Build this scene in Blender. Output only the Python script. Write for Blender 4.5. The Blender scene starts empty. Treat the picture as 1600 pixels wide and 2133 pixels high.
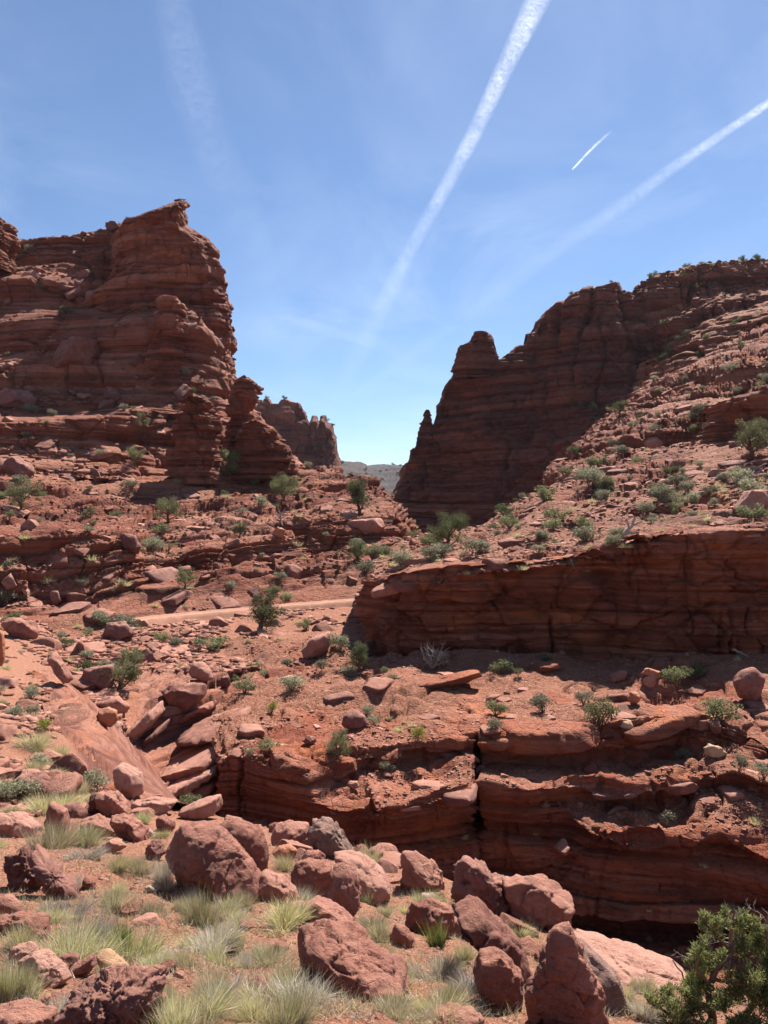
import bpy, bmesh, math, random
import numpy as np
from mathutils import Vector, Matrix

# ------------------------------------------------------------------ camera, world, sun, exposure
sc = bpy.context.scene
COL = sc.collection
F = 1600.0
CX, CY = 800.0, 1066.5
SUN_EL, SUN_AZ = math.radians(53.0), math.radians(25.0)      # azimuth: from straight ahead (+Y) towards the right (+X)

cam = bpy.data.cameras.new('camera')
cam.sensor_fit = 'HORIZONTAL'
cam.sensor_width = 36.0
cam.lens = 36.0
cam.clip_start = 0.05
cam.clip_end = 250000.0
camo = bpy.data.objects.new('camera', cam)
camo.rotation_euler = (math.radians(90), 0, 0)
COL.objects.link(camo)
sc.camera = camo

w = bpy.data.worlds.new('World')
sc.world = w
w.use_nodes = True
wt = w.node_tree
for n in list(wt.nodes):
    wt.nodes.remove(n)

sun = bpy.data.lights.new('sun', 'SUN')
sun.energy = 5.0
sun.angle = math.radians(0.53)
sun.color = (1.0, 0.95, 0.88)
suno = bpy.data.objects.new('sun', sun)
sdir = Vector((math.sin(SUN_AZ) * math.cos(SUN_EL), math.cos(SUN_AZ) * math.cos(SUN_EL), math.sin(SUN_EL)))
suno.rotation_euler = sdir.to_track_quat('Z', 'Y').to_euler()
suno.location = (20, 20, 60)
COL.objects.link(suno)

sc.view_settings.view_transform = 'Standard'
sc.view_settings.look = 'None'
sc.view_settings.gamma = 1.0
sc.view_settings.use_curve_mapping = False
sc.view_settings.exposure = 1.2
sc.cycles.use_denoising = True
sc.cycles.max_bounces = 6
sc.cycles.diffuse_bounces = 3
sc.cycles.transparent_max_bounces = 12
sc.cycles.volume_bounces = 0
sc.cycles.use_adaptive_sampling = True
sc.cycles.adaptive_threshold = 0.01

SKY_STRENGTH = 0.062

# ------------------------------------------------------------------ node helpers
def N(t, typ, **kw):
    n = t.nodes.new(typ)
    for k, v in kw.items():
        if k.startswith('i_'):
            key = k[2:]
            key = int(key) if key.isdigit() else key.replace('_', ' ')
            n.inputs[key].default_value = v
        else:
            setattr(n, k, v)
    return n

def L(t, a, b):
    t.links.new(a, b)

def ramp(t, fac, stops, interp='LINEAR'):
    n = t.nodes.new('ShaderNodeValToRGB')
    n.color_ramp.interpolation = interp
    e = n.color_ramp.elements
    while len(e) < len(stops):
        e.new(0.5)
    for el, (p, c) in zip(e, stops):
        el.position = p
        el.color = c if len(c) == 4 else (*c, 1)
    L(t, fac, n.inputs[0])
    return n.outputs[0]

def math_(t, op, a, b=None, clamp=False):
    n = t.nodes.new('ShaderNodeMath')
    n.operation = op
    n.use_clamp = clamp
    for i, v in enumerate((a, b)):
        if v is None:
            continue
        if isinstance(v, (int, float)):
            n.inputs[i].default_value = v
        else:
            L(t, v, n.inputs[i])
    return n.outputs[0]

def mixc(t, fac, a, b, mode='MIX'):
    n = t.nodes.new('ShaderNodeMix')
    n.data_type = 'RGBA'
    n.blend_type = mode
    n.clamp_factor = True
    for s, v in ((n.inputs[0], fac), (n.inputs[6], a), (n.inputs[7], b)):
        if isinstance(v, (int, float)):
            s.default_value = v
        elif isinstance(v, tuple):
            s.default_value = (*v[:3], 1)
        else:
            L(t, v, s)
    return n.outputs[2]

def maprange(t, v, a, b, c=0.0, d=1.0):
    n = t.nodes.new('ShaderNodeMapRange')
    n.clamp = True
    L(t, v, n.inputs[0])
    for i, x in enumerate((a, b, c, d)):
        n.inputs[i + 1].default_value = x
    return n.outputs[0]

def mapped(t, co, scale, rot=(0, 0, 0)):
    n = t.nodes.new('ShaderNodeMapping')
    n.inputs['Scale'].default_value = scale
    n.inputs['Rotation'].default_value = rot
    L(t, co, n.inputs[0])
    return n.outputs[0]

def noise(t, co, scale, detail=4.0, rough=0.55, dist=0.0):
    n = t.nodes.new('ShaderNodeTexNoise')
    L(t, co, n.inputs['Vector'])
    n.inputs['Scale'].default_value = scale
    n.inputs['Detail'].default_value = detail
    n.inputs['Roughness'].default_value = rough
    n.inputs['Distortion'].default_value = dist
    return n.outputs[0]

def voronoi(t, co, scale, feature='F1', out=0):
    n = t.nodes.new('ShaderNodeTexVoronoi')
    n.feature = feature
    L(t, co, n.inputs['Vector'])
    n.inputs['Scale'].default_value = scale
    return n.outputs[out]

# ------------------------------------------------------------------ sky
bg = N(wt, 'ShaderNodeBackground', i_Strength=SKY_STRENGTH)
out = N(wt, 'ShaderNodeOutputWorld')
sky = N(wt, 'ShaderNodeTexSky', sky_type='NISHITA', sun_disc=False)
sky.sun_elevation = SUN_EL
sky.sun_rotation = SUN_AZ
sky.altitude = 1300
sky.air_density = 1.0
sky.dust_density = 0.5
sky.ozone_density = 4.5
tc = N(wt, 'ShaderNodeTexCoord')
# thin high cirrus veil: streaky noise on the sky direction projected on a high layer
sep = N(wt, 'ShaderNodeSeparateXYZ')
L(wt, tc.outputs['Generated'], sep.inputs[0])
zz = math_(wt, 'MAXIMUM', sep.outputs[2], 0.04)
zz = math_(wt, 'ADD', zz, 0.12)
px_ = math_(wt, 'DIVIDE', sep.outputs[0], zz)
py_ = math_(wt, 'DIVIDE', sep.outputs[1], zz)
cmb = N(wt, 'ShaderNodeCombineXYZ')
L(wt, px_, cmb.inputs[0]); L(wt, py_, cmb.inputs[1])
ci = mapped(wt, cmb.outputs[0], (1.5, 1.0, 1), (0, 0, 0.25))
c1 = noise(wt, ci, 1.3, 8, 0.62, 0.6)
c2 = noise(wt, cmb.outputs[0], 0.7, 3, 0.5)
cl = math_(wt, 'MULTIPLY', maprange(wt, c1, 0.42, 0.78), maprange(wt, c2, 0.40, 0.65))
cl = math_(wt, 'MULTIPLY', cl, 0.30)
veil = mixc(wt, cl, sky.outputs[0], (8.6, 9.4, 11.0))
L(wt, veil, bg.inputs[0])
L(wt, bg.outputs[0], out.inputs[0])

# ------------------------------------------------------------------ numpy noise
RNG = np.random.default_rng(7)
TAB = RNG.random((64, 64, 64)).astype(np.float32)
TABF = TAB.ravel()

def vnoise(x, y, z):
    xi = np.floor(x).astype(np.int64); yi = np.floor(y).astype(np.int64); zi = np.floor(z).astype(np.int64)
    fx = (x - xi).astype(np.float32); fy = (y - yi).astype(np.float32); fz = (z - zi).astype(np.float32)
    fx = fx * fx * (3 - 2 * fx); fy = fy * fy * (3 - 2 * fy); fz = fz * fz * (3 - 2 * fz)
    x0 = (xi & 63) << 12; x1 = ((xi + 1) & 63) << 12
    y0 = (yi & 63) << 6; y1 = ((yi + 1) & 63) << 6
    z0 = zi & 63; z1 = (zi + 1) & 63
    def g(a, b, c):
        return TABF[a + b + c]
    c00 = g(x0, y0, z0) * (1 - fx) + g(x1, y0, z0) * fx
    c10 = g(x0, y1, z0) * (1 - fx) + g(x1, y1, z0) * fx
    c01 = g(x0, y0, z1) * (1 - fx) + g(x1, y0, z1) * fx
    c11 = g(x0, y1, z1) * (1 - fx) + g(x1, y1, z1) * fx
    return (c00 * (1 - fy) + c10 * fy) * (1 - fz) + (c01 * (1 - fy) + c11 * fy) * fz

def fbm(P, f, octaves=4, gain=0.5, seed=0.0, sq=(1, 1, 1)):
    a = 1.0; tot = 0.0; s = 0.0
    x = P[..., 0] * sq[0] * f + seed * 17.3; y = P[..., 1] * sq[1] * f + seed * 9.1; z = P[..., 2] * sq[2] * f + seed * 3.7
    for o in range(octaves):
        s = s + a * (vnoise(x, y, z) * 2 - 1)
        tot += a; a *= gain
        x = x * 2.03 + 11.7; y = y * 2.03 + 5.3; z = z * 2.03 + 7.9
    return s / tot

def h2(i, j, seed=0):
    i = np.asarray(i, dtype=np.int64); j = np.asarray(j, dtype=np.int64)
    k = (i * 73856093) ^ (j * 19349663) ^ (seed * 83492791)
    k = (k ^ (k >> 13)) * 1274126177
    k = k ^ (k >> 16)
    return ((k & 0xFFFFFF) / float(0xFFFFFF)).astype(np.float32)

def sstep(a, b, x):
    t = np.clip((x - a) / (b - a), 0, 1)
    return t * t * (3 - 2 * t)

def PX(px, py, d):
    return ((px - CX) / F * d, d, -(py - CY) / F * d)

def proj(P):
    d = np.maximum(P[..., 1], 0.05)
    return CX + P[..., 0] / d * F, CY - P[..., 2] / d * F, P[..., 1]

def blocks(P, U, thick, blen, seed, bed=(0.0, 0.0), warp=0.4, wf=0.05):
    """Bedded, jointed rock: returns layer offset, block offset, groove (0..1), layer tone."""
    rng = np.random.default_rng(seed)
    n = 6000
    edges = np.cumsum(np.exp(rng.normal(0, 0.55, n))) * thick
    edges -= edges[n // 2]
    s = P[..., 2] - bed[0] * P[..., 0] - bed[1] * P[..., 1] + warp * thick * fbm(P, wf / thick, 3, 0.5, seed) \
        + 0.12 * thick * fbm(P, 1.1 / blen, 2, 0.5, seed + 3)
    Li = np.clip(np.searchsorted(edges, s.ravel()).reshape(s.shape), 1, n - 1)
    lo = edges[Li - 1]; hi = edges[Li]
    th = hi - lo
    e1 = np.minimum(s - lo, hi - s)
    bl = blen * (0.5 + 1.2 * h2(Li, 5, seed)) * np.clip(th / thick, 0.6, 1.8)
    t = U / bl + h2(Li, 9, seed) * 100 + 0.75 * fbm(P, 0.8 / blen, 3, 0.6, seed + 5)
    c = np.floor(t)
    ft = t - c
    e2 = np.minimum(ft, 1 - ft) * bl
    joint = (h2(np.round(t), Li, seed + 1) > 0.55)
    e2 = np.where(joint, e2, 9.0)
    r = 0.13 * thick
    groove = 1 - sstep(0, 1, np.minimum(e1, e2 * 1.6) / r)
    groove = groove * (0.5 + 0.9 * h2(Li, 13, seed) ** 2)
    return h2(Li, 1, seed), h2(Li, c, seed + 2), groove, h2(Li, 3, seed)

def chunks(P, size, seed, asp=(1.0, 1.0, 0.6)):
    """fracture blocks: every cell is a tilted facet; returns offset and a groove along the cell borders"""
    q = P / (size * np.array(asp)) + seed * 7.31
    q = q + 0.35 * np.stack([fbm(P, 0.8 / size, 2, 0.5, seed + k) for k in range(3)], -1)
    b = np.floor(q - 0.5).astype(np.int64)
    d1 = np.full(q.shape[:-1], 9.0, np.float32); d2 = d1.copy(); off = np.zeros_like(d1)
    for ox in (0, 1):
        for oy in (0, 1):
            for oz in (0, 1):
                cx, cy, cz = b[..., 0] + ox, b[..., 1] + oy, b[..., 2] + oz
                i = ((cx & 63) << 12) + ((cy & 63) << 6) + (cz & 63)
                r = [TABF[(i * 5 + 7919 * k) & 262143] for k in range(1, 8)]
                dx = q[..., 0] - cx - 0.1 - 0.8 * r[0]; dy = q[..., 1] - cy - 0.1 - 0.8 * r[1]; dz = q[..., 2] - cz - 0.1 - 0.8 * r[2]
                dd = np.sqrt(dx * dx + dy * dy + dz * dz)
                val = r[3] - 0.5 + (r[4] - 0.5) * dx * 1.3 + (r[5] - 0.5) * dy * 1.3 + (r[6] - 0.5) * dz * 1.3
                new = dd < d1
                d2 = np.where(new, d1, np.minimum(d2, dd))
                off = np.where(new, val, off)
                d1 = np.where(new, dd, d1)
    return off, 1 - sstep(0.0, 0.16, d2 - d1)

PATCHES = []

def normals(P):
    du = np.gradient(P, axis=1); dv = np.gradient(P, axis=0)
    n = np.cross(du, dv)
    n /= np.linalg.norm(n, axis=-1, keepdims=True) + 1e-9
    return n

def gblur(A, s, axis):
    if s <= 0:
        return A
    r = int(3 * s) + 1
    k = np.exp(-0.5 * (np.arange(-r, r + 1) / s) ** 2); k /= k.sum()
    pad = [(0, 0)] * A.ndim; pad[axis] = (r, r)
    B = np.pad(A, pad, mode='edge')
    out_ = np.zeros_like(A)
    for i, kk in enumerate(k):
        sl = [slice(None)] * A.ndim; sl[axis] = slice(i, i + A.shape[axis])
        out_ += kk * B[tuple(sl)]
    return out_

def loft(rows, nu, nv, sv=0.0, su=0.0, weights=None, byindex=None):
    """rows: list of polylines of (px, py, d) with a common px range -> world grid (nv, nu, 3)"""
    x0 = rows[0][0][0]; x1 = rows[0][-1][0]
    t = np.linspace(0, 1, nu)
    R = []
    for r in rows:
        a = np.array(r, dtype=float)
        tx = np.array(byindex) if byindex is not None else (a[:, 0] - a[0, 0]) / (a[-1, 0] - a[0, 0])
        px = np.interp(t, tx, a[:, 0]); py = np.interp(t, tx, a[:, 1]); d = np.interp(t, tx, a[:, 2])
        R.append(np.stack([(px - CX) / F * d, d, -(py - CY) / F * d], -1))
    R = np.array(R)
    if weights is None:
        seg = np.linalg.norm(np.diff(R, axis=0), axis=2)
        mid = R[:-1, :, 1] * 0.5 + R[1:, :, 1] * 0.5
        # share rows by on-screen size, with a floor
        px_, py_, _ = proj(R)
        scr = np.hypot(np.diff(px_, axis=0), np.diff(py_, axis=0)).mean(1) + 0.35 * (seg / mid).mean(1) * F
        weights = np.maximum(scr, 4)
    vk = np.concatenate([[0], np.cumsum(weights)]); vk = vk / vk[-1]
    v = np.linspace(0, 1, nv)
    k = np.clip(np.searchsorted(vk, v, side='right') - 1, 0, len(rows) - 2)
    f = ((v - vk[k]) / (vk[k + 1] - vk[k]))[:, None, None]
    P = R[k] * (1 - f) + R[k + 1] * f
    P = gblur(P, sv, 0)
    P = gblur(P, su, 1)
    return P

def set_attr(me, name, vals):
    a = me.attributes.new(name, 'FLOAT', 'POINT')
    a.data.foreach_set('value', np.ascontiguousarray(vals.ravel(), dtype=np.float32))

def mesh_np(name, V, faces, smooth=False, mats=(), midx=None):
    V = np.ascontiguousarray(V, dtype=np.float32).reshape(-1, 3)
    faces = np.ascontiguousarray(faces, dtype=np.int32)
    k = faces.shape[1]
    me = bpy.data.meshes.new(name)
    me.vertices.add(len(V)); me.vertices.foreach_set('co', V.ravel())
    me.loops.add(faces.size); me.loops.foreach_set('vertex_index', faces.ravel())
    me.polygons.add(len(faces))
    me.polygons.foreach_set('loop_start', np.arange(0, faces.size, k, dtype=np.int32))
    me.polygons.foreach_set('loop_total', np.full(len(faces), k, dtype=np.int32))
    if smooth:
        me.polygons.foreach_set('use_smooth', np.ones(len(faces), dtype=bool))
    for m in mats:
        me.materials.append(m)
    if midx is not None:
        me.polygons.foreach_set('material_index', np.ascontiguousarray(midx, dtype=np.int32))
    me.update(calc_edges=True)
    return me

def link(name, me, parent=None, loc=None):
    o = bpy.data.objects.new(name, me)
    COL.objects.link(o)
    if parent is not None:
        o.parent = parent
    if loc is not None:
        o.location = loc
    return o

def tag(o, label=None, cat=None, group=None, kind=None):
    if label: o['label'] = label
    if cat: o['category'] = cat
    if group: o['group'] = group
    if kind: o['kind'] = kind
    return o

def empty(name, loc, rz=0.0):
    o = bpy.data.objects.new(name, None)
    o.location = loc; o.rotation_euler = (0, 0, rz)
    o.empty_display_size = 0.1
    COL.objects.link(o)
    return o

def grid_faces(nv, nu, wrap=False):
    i = np.arange(nv * nu).reshape(nv, nu)
    if wrap:
        i = np.concatenate([i, i[:, :1]], 1)
    return np.stack([i[:-1, :-1], i[:-1, 1:], i[1:, 1:], i[1:, :-1]], -1).reshape(-1, 4)

def add_patch(name, P, mat, rock, tone, label=None, cat=None, kind='structure', wrap=False, key=None):
    nv, nu = P.shape[:2]
    me = mesh_np(name, P, grid_faces(nv, nu, wrap)[:, ::-1], True, [mat])
    set_attr(me, 'rock', rock); set_attr(me, 'tone', tone)
    o = link(name, me)
    tag(o, label, cat, None, kind)
    PATCHES.append(dict(key=key or name, P=P, rock=rock, obj=o))
    return o

def orient(P, Nn):
    """make normals face the camera on average"""
    s = np.sign(-(Nn * P).sum(-1).mean())
    return Nn * (s if s != 0 else 1)

def rockify(P, levels, bed=(0, 0), seed=1, rib=0.0, ribf=0.05, rockmask=None, fine=0.0, finef=3.0, soil=0.0, soilf=2.0,
            lift=0.0, Uvec=None, horiz=None, chunk=1.0, vcrack=None, crest=None):
    """displace a base surface into bedded rock. levels: (thick, amp, blen). rockmask (nv,nu): where 0 soil."""
    Nn = orient(P, normals(P))
    if Uvec is None:
        Pm = P.mean(0)
        U = np.concatenate([[0], np.cumsum(np.linalg.norm(np.diff(Pm, axis=0), axis=1))])[None, :] * np.ones((P.shape[0], 1))
    else:
        U = Uvec
    if horiz is not None:
        Nn = Nn * np.array([1, 1, horiz])
    D = np.zeros(P.shape[:2]); tone = np.zeros(P.shape[:2])
    if rib:
        D += rib * fbm(P, ribf, 4, 0.5, seed + 21, (1, 1, 0.22))
    m = 1.0 if rockmask is None else rockmask
    for k, (th, amp, bl) in enumerate(levels):
        lay, off, gr, tn = blocks(P, U, th, bl, seed + 31 * k, bed)
        D += m * amp * (0.62 * lay + 0.38 * off - 0.5 - 0.55 * gr)
        tone += (0.6 * tn + 0.4 * off) / len(levels)
    for th, amp, bl in levels[:2]:
        of, gr = chunks(P, bl * 0.62, seed + int(th * 100), (1.0, 1.0, 0.75))
        D += m * amp * chunk * (0.95 * of - 0.30 * gr)
    if vcrack:
        va, vf, vz = vcrack
        for kk in (0, 1):
            nv_ = fbm(P, vf * (1 + kk), 3, 0.5, seed + 88 + kk, (1, 1, vz))
            gate = sstep(-0.15, 0.2, fbm(P, vf * 0.6, 2, 0.5, seed + 91 + kk))
            D -= va / (1 + kk) * np.exp(-(nv_ / 0.035) ** 2) * gate
    if fine:
        D += m * fine * fbm(P, finef, 4, 0.6, seed + 55)
    if soil and rockmask is not None:
        D += (1 - m) * soil * fbm(P, soilf, 5, 0.6, seed + 77)
    if crest:
        D = D * (0.42 + 0.58 * sstep(0, crest[2] * 2.2, P[..., 2].max(0)[None] - P[..., 2]))
    Q = P + Nn * (D + lift)[..., None]
    if crest:
        ca, cb, ch = crest
        wt_ = sstep(ch, 0, Q[..., 2].max(0)[None] - Q[..., 2])
        Q[..., 2] += wt_ * ca * (0.6 * (h2(np.floor(U / cb), 3, seed) - 0.6) + 0.4 * (h2(np.floor(U / (cb * 0.37)), 4, seed) - 0.6))
    return Q, tone

# ------------------------------------------------------------------ rock materials
def rock_material(name, s=1.0, dark=(0.125, 0.042, 0.028), mid=(0.235, 0.085, 0.055), light=(0.345, 0.155, 0.105),
                  soilc=(0.34, 0.135, 0.078), bed_scale=1.0, varnish=0.6, bump=0.5, bed_rot=(0, 0, 0), orange=0.35, span=(0.40, 0.59, 0.78), lines=0.62):
    m = bpy.data.materials.new(name)
    m.use_nodes = True
    t = m.node_tree
    t.nodes.clear()
    bs = N(t, 'ShaderNodeBsdfPrincipled', i_Roughness=0.9)
    bs.inputs['Specular IOR Level'].default_value = 0.25
    o = N(t, 'ShaderNodeOutputMaterial')
    L(t, bs.outputs[0], o.inputs[0])
    geo = N(t, 'ShaderNodeNewGeometry')
    co = geo.outputs['Position']
    rock = N(t, 'ShaderNodeAttribute', attribute_name='rock').outputs['Fac']
    tone = N(t, 'ShaderNodeAttribute', attribute_name='tone').outputs['Fac']
    bedco = mapped(t, co, (0.12 / s, 0.12 / s, 1.6 * bed_scale / s), bed_rot)
    n1 = noise(t, bedco, 1.0, 7, 0.66, 0.35)
    n2 = noise(t, co, 0.35 / s, 5, 0.6)
    n3 = noise(t, co, 6.0 / s, 5, 0.7)
    v = math_(t, 'MULTIPLY', n1, 0.45)
    v = math_(t, 'ADD', v, math_(t, 'MULTIPLY', tone, 0.35))
    v = math_(t, 'ADD', v, math_(t, 'MULTIPLY', n2, 0.30))
    v = math_(t, 'ADD', v, math_(t, 'MULTIPLY', n3, 0.14))
    base = ramp(t, v, [(span[0], dark), (span[1], mid), (span[2], light)])
    # orange iron-stained patches
    n4 = noise(t, mapped(t, co, (0.5 / s, 0.5 / s, 0.9 / s)), 0.8, 4, 0.6, 0.5)
    base = mixc(t, math_(t, 'MULTIPLY', maprange(t, n4, 0.52, 0.72), orange), base, (0.46, 0.135, 0.042))
    tb = noise(t, mapped(t, co, (0.10 / s, 0.10 / s, 5.5 * bed_scale / s), bed_rot), 1.0, 5, 0.6, 0.25)
    base = mixc(t, maprange(t, tb, 0.40, 0.47, lines, 0.0), base, (dark[0] * 0.55, dark[1] * 0.55, dark[2] * 0.6))
    base = mixc(t, maprange(t, tb, 0.60, 0.66, 0.0, 0.40), base, light)
    # desert varnish: dark streaks running down steep faces
    sn = N(t, 'ShaderNodeSeparateXYZ')
    L(t, geo.outputs['Normal'], sn.inputs[0])
    steep = maprange(t, math_(t, 'ABSOLUTE', sn.outputs[2]), 0.75, 0.35)
    vs = noise(t, mapped(t, co, (0.9 / s, 0.9 / s, 0.10 / s)), 1.0, 5, 0.62, 0.3)
    vf = math_(t, 'MULTIPLY', math_(t, 'MULTIPLY', maprange(t, vs, 0.50, 0.70), steep), varnish)
    base = mixc(t, vf, base, (0.070, 0.028, 0.024))
    # soil with small stones
    sc_ = voronoi(t, co, 22.0 / s, 'F1', 1)
    sbw = N(t, 'ShaderNodeSeparateColor')
    L(t, sc_, sbw.inputs[0])
    s1 = noise(t, co, 3.0 / s, 6, 0.7)
    so = mixc(t, maprange(t, s1, 0.35, 0.68), (soilc[0] * 0.72, soilc[1] * 0.66, soilc[2] * 0.62), soilc)
    so = mixc(t, maprange(t, sbw.outputs[0], 0.70, 0.95, 0, 0.75), so, (soilc[0] * 1.25, soilc[1] * 1.7, soilc[2] * 1.9))
    so = mixc(t, maprange(t, sbw.outputs[1], 0.75, 0.98, 0, 0.6), so, dark)
    rk = math_(t, 'ADD', rock, math_(t, 'MULTIPLY', math_(t, 'SUBTRACT', s1, 0.5), 0.6))
    col = mixc(t, maprange(t, rk, 0.35, 0.60), so, base)
    L(t, col, bs.inputs['Base Color'])
    # fine relief
    b1 = noise(t, mapped(t, co, (1.0 / s, 1.0 / s, 3.2 / s), bed_rot), 5.0, 8, 0.72, 0.2)
    b2 = voronoi(t, mapped(t, co, (1 / s, 1 / s, 1.8 / s)), 4.0, 'DISTANCE_TO_EDGE')
    hb = math_(t, 'ADD', b1, math_(t, 'MULTIPLY', maprange(t, b2, 0.0, 0.06), 0.25))
    hb = math_(t, 'ADD', hb, math_(t, 'MULTIPLY', noise(t, co, 26.0 / s, 4, 0.6), 0.25))
    bp = N(t, 'ShaderNodeBump', i_Strength=bump, i_Distance=0.16 * s)
    L(t, hb, bp.inputs['Height'])
    L(t, bp.outputs[0], bs.inputs['Normal'])
    return m

M_FAR = rock_material('far_sandstone', 4.5, span=(0.42, 0.58, 0.74), dark=(0.080, 0.027, 0.020), mid=(0.165, 0.052, 0.033), light=(0.27, 0.105, 0.070), varnish=0.55, bump=0.9)
M_HILL = rock_material('hill_rock', 12.0, dark=(0.035, 0.026, 0.026), mid=(0.045, 0.034, 0.034), light=(0.075, 0.055, 0.05), soilc=(0.036, 0.030, 0.030), varnish=0.4, bump=0.8, orange=0.1)
M_MID = rock_material('ledge_sandstone', 2.6, bump=0.9, varnish=0.5, dark=(0.120, 0.037, 0.024), mid=(0.255, 0.080, 0.046), light=(0.43, 0.20, 0.132))
M_BAND = rock_material('canyon_wall_sandstone', 1.5, bump=0.9, varnish=0.5, orange=0.9, lines=0.35, dark=(0.135, 0.036, 0.020), mid=(0.29, 0.082, 0.040), light=(0.42, 0.19, 0.125))  # orange staining strengthened, putting a warm bounced glow into the colour
M_WASH = rock_material('tilted_slab_sandstone', 1.2, bump=0.8, varnish=0.2, bed_rot=(0, 0.5, 0), mid=(0.30, 0.12, 0.08), light=(0.40, 0.19, 0.13))
M_BANK = rock_material('bank_slickrock', 0.9, bump=0.9, varnish=0.1, orange=0.75, dark=(0.20, 0.07, 0.042), mid=(0.34, 0.135, 0.085), light=(0.46, 0.22, 0.145))
M_NEAR = rock_material('near_soil', 0.35, bump=1.0, varnish=0.0, soilc=(0.39, 0.168, 0.100))

# ================================================================== TERRAIN
def rows_of(txt):
    """rows of 'px:py/d px:py/d ...' """
    R = []
    for line in txt.strip().splitlines():
        r = []
        for tok in line.split():
            a, b = tok.split(':'); b, d = b.split('/')
            r.append((float(a), float(b), float(d)))
        R.append(r)
    return R

# ---- far hills beyond the canyon mouth
def far_hills():
    rows = rows_of('''
    560:1130/700 720:1130/700 840:1130/700 1000:1130/700
    560:1040/760 720:1030/760 790:1035/760 840:1010/780 1000:1000/800
    560:985/900 640:980/900 712:975/900 760:985/900 800:985/900 840:975/920 1000:985/920
    560:955/960 640:955/960 700:960/960 712:958/960 730:957/960 745:960/960 752:966/965 760:972/970 775:970/980 800:968/980 825:969/980 840:970/990 900:965/990 1000:975/990
    560:960/1100 640:960/1100 712:965/1100 760:976/1100 800:974/1100 840:974/1100 1000:980/1100
    560:1060/1300 712:1060/1300 840:1060/1300 1000:1060/1300
    ''')
    P = loft(rows, 200, 110, 2, 0)
    Q, tone = rockify(P, [(14, 4, 50), (5, 2, 20)], seed=3, rib=12, ribf=0.02, horiz=0.25, fine=3, finef=0.12)
    rock = np.clip(0.75 + 0.5 * fbm(Q, 0.03, 3, 0.6, 4), 0, 1)
    add_patch('hills', Q, M_HILL, rock, tone)
far_hills()

# ---- ground sheet to the horizon (canyon bottom level)
def ground_sheet():
    xs = np.linspace(-1, 1, 60); xs = np.sign(xs) * np.abs(xs) ** 3 * 2400
    X, Y = np.meshgrid(xs, xs)
    Z = -16.0 + 0 * X - 10 * sstep(200, 2000, np.hypot(X, Y))
    P = np.stack([X, Y, Z], -1)
    me = mesh_np('desert_ground', P, grid_faces(60, 60), True, [M_FAR])
    set_attr(me, 'rock', np.zeros(X.shape)); set_attr(me, 'tone', np.full(X.shape, 0.5))
    tag(link('desert_ground', me), kind='structure')
ground_sheet()

# ---- distant left butte with its two spires
def left_butte():
    top = [(470, 845), (520, 840), (537, 838), (541, 829), (546, 830), (550, 836), (552, 828), (560, 826), (567, 838), (578, 838), (584, 830), (594, 828), (606, 836), (616, 838), (622, 836),
           (630, 845), (640, 866), (644, 882), (646, 885), (648, 868), (652, 863), (658, 864), (662, 873), (665, 880), (668, 876), (670, 865), (677, 864), (679, 874), (684, 879), (692, 880), (694, 900), (700, 912), (703, 935), (707, 955), (712, 985), (720, 1040)]
    d = 400
    top3 = [(x, y, d + (8 if x > 640 else 0)) for x, y in top]
    lo = lambda f, dd: [(x, y + (1010 - y) * f, d + dd) for x, y in top]
    rows = [[(x, 1090, d - 40) for x, y in top], lo(0.9, -16), lo(0.6, -10), lo(0.3, -5), lo(0.1, -2), top3,
            [(x, y + 2, d + 14) for x, y in top], [(x, y + 60, d + 22) for x, y in top], [(x, 1040, d + 60) for x, y in top]]
    P = loft(rows, 260, 180, 0.7, 0)
    Q, tone = rockify(P, [(9, 3.0, 18), (3.2, 1.3, 7)], seed=11, rib=5, ribf=0.04, fine=0.5, finef=0.5, horiz=0.1, vcrack=(2.5, 0.05, 0.13), crest=(1.5, 5.0, 6.0))
    px, py, _ = proj(Q)
    rock = np.where((px < 615) & (py < 850 + (px - 540) * 0.5), 0.45, 1.0) + 0.2 * fbm(Q, 0.1, 3)
    add_patch('butte_cliff', Q, M_FAR, rock, tone)
left_butte()

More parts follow.
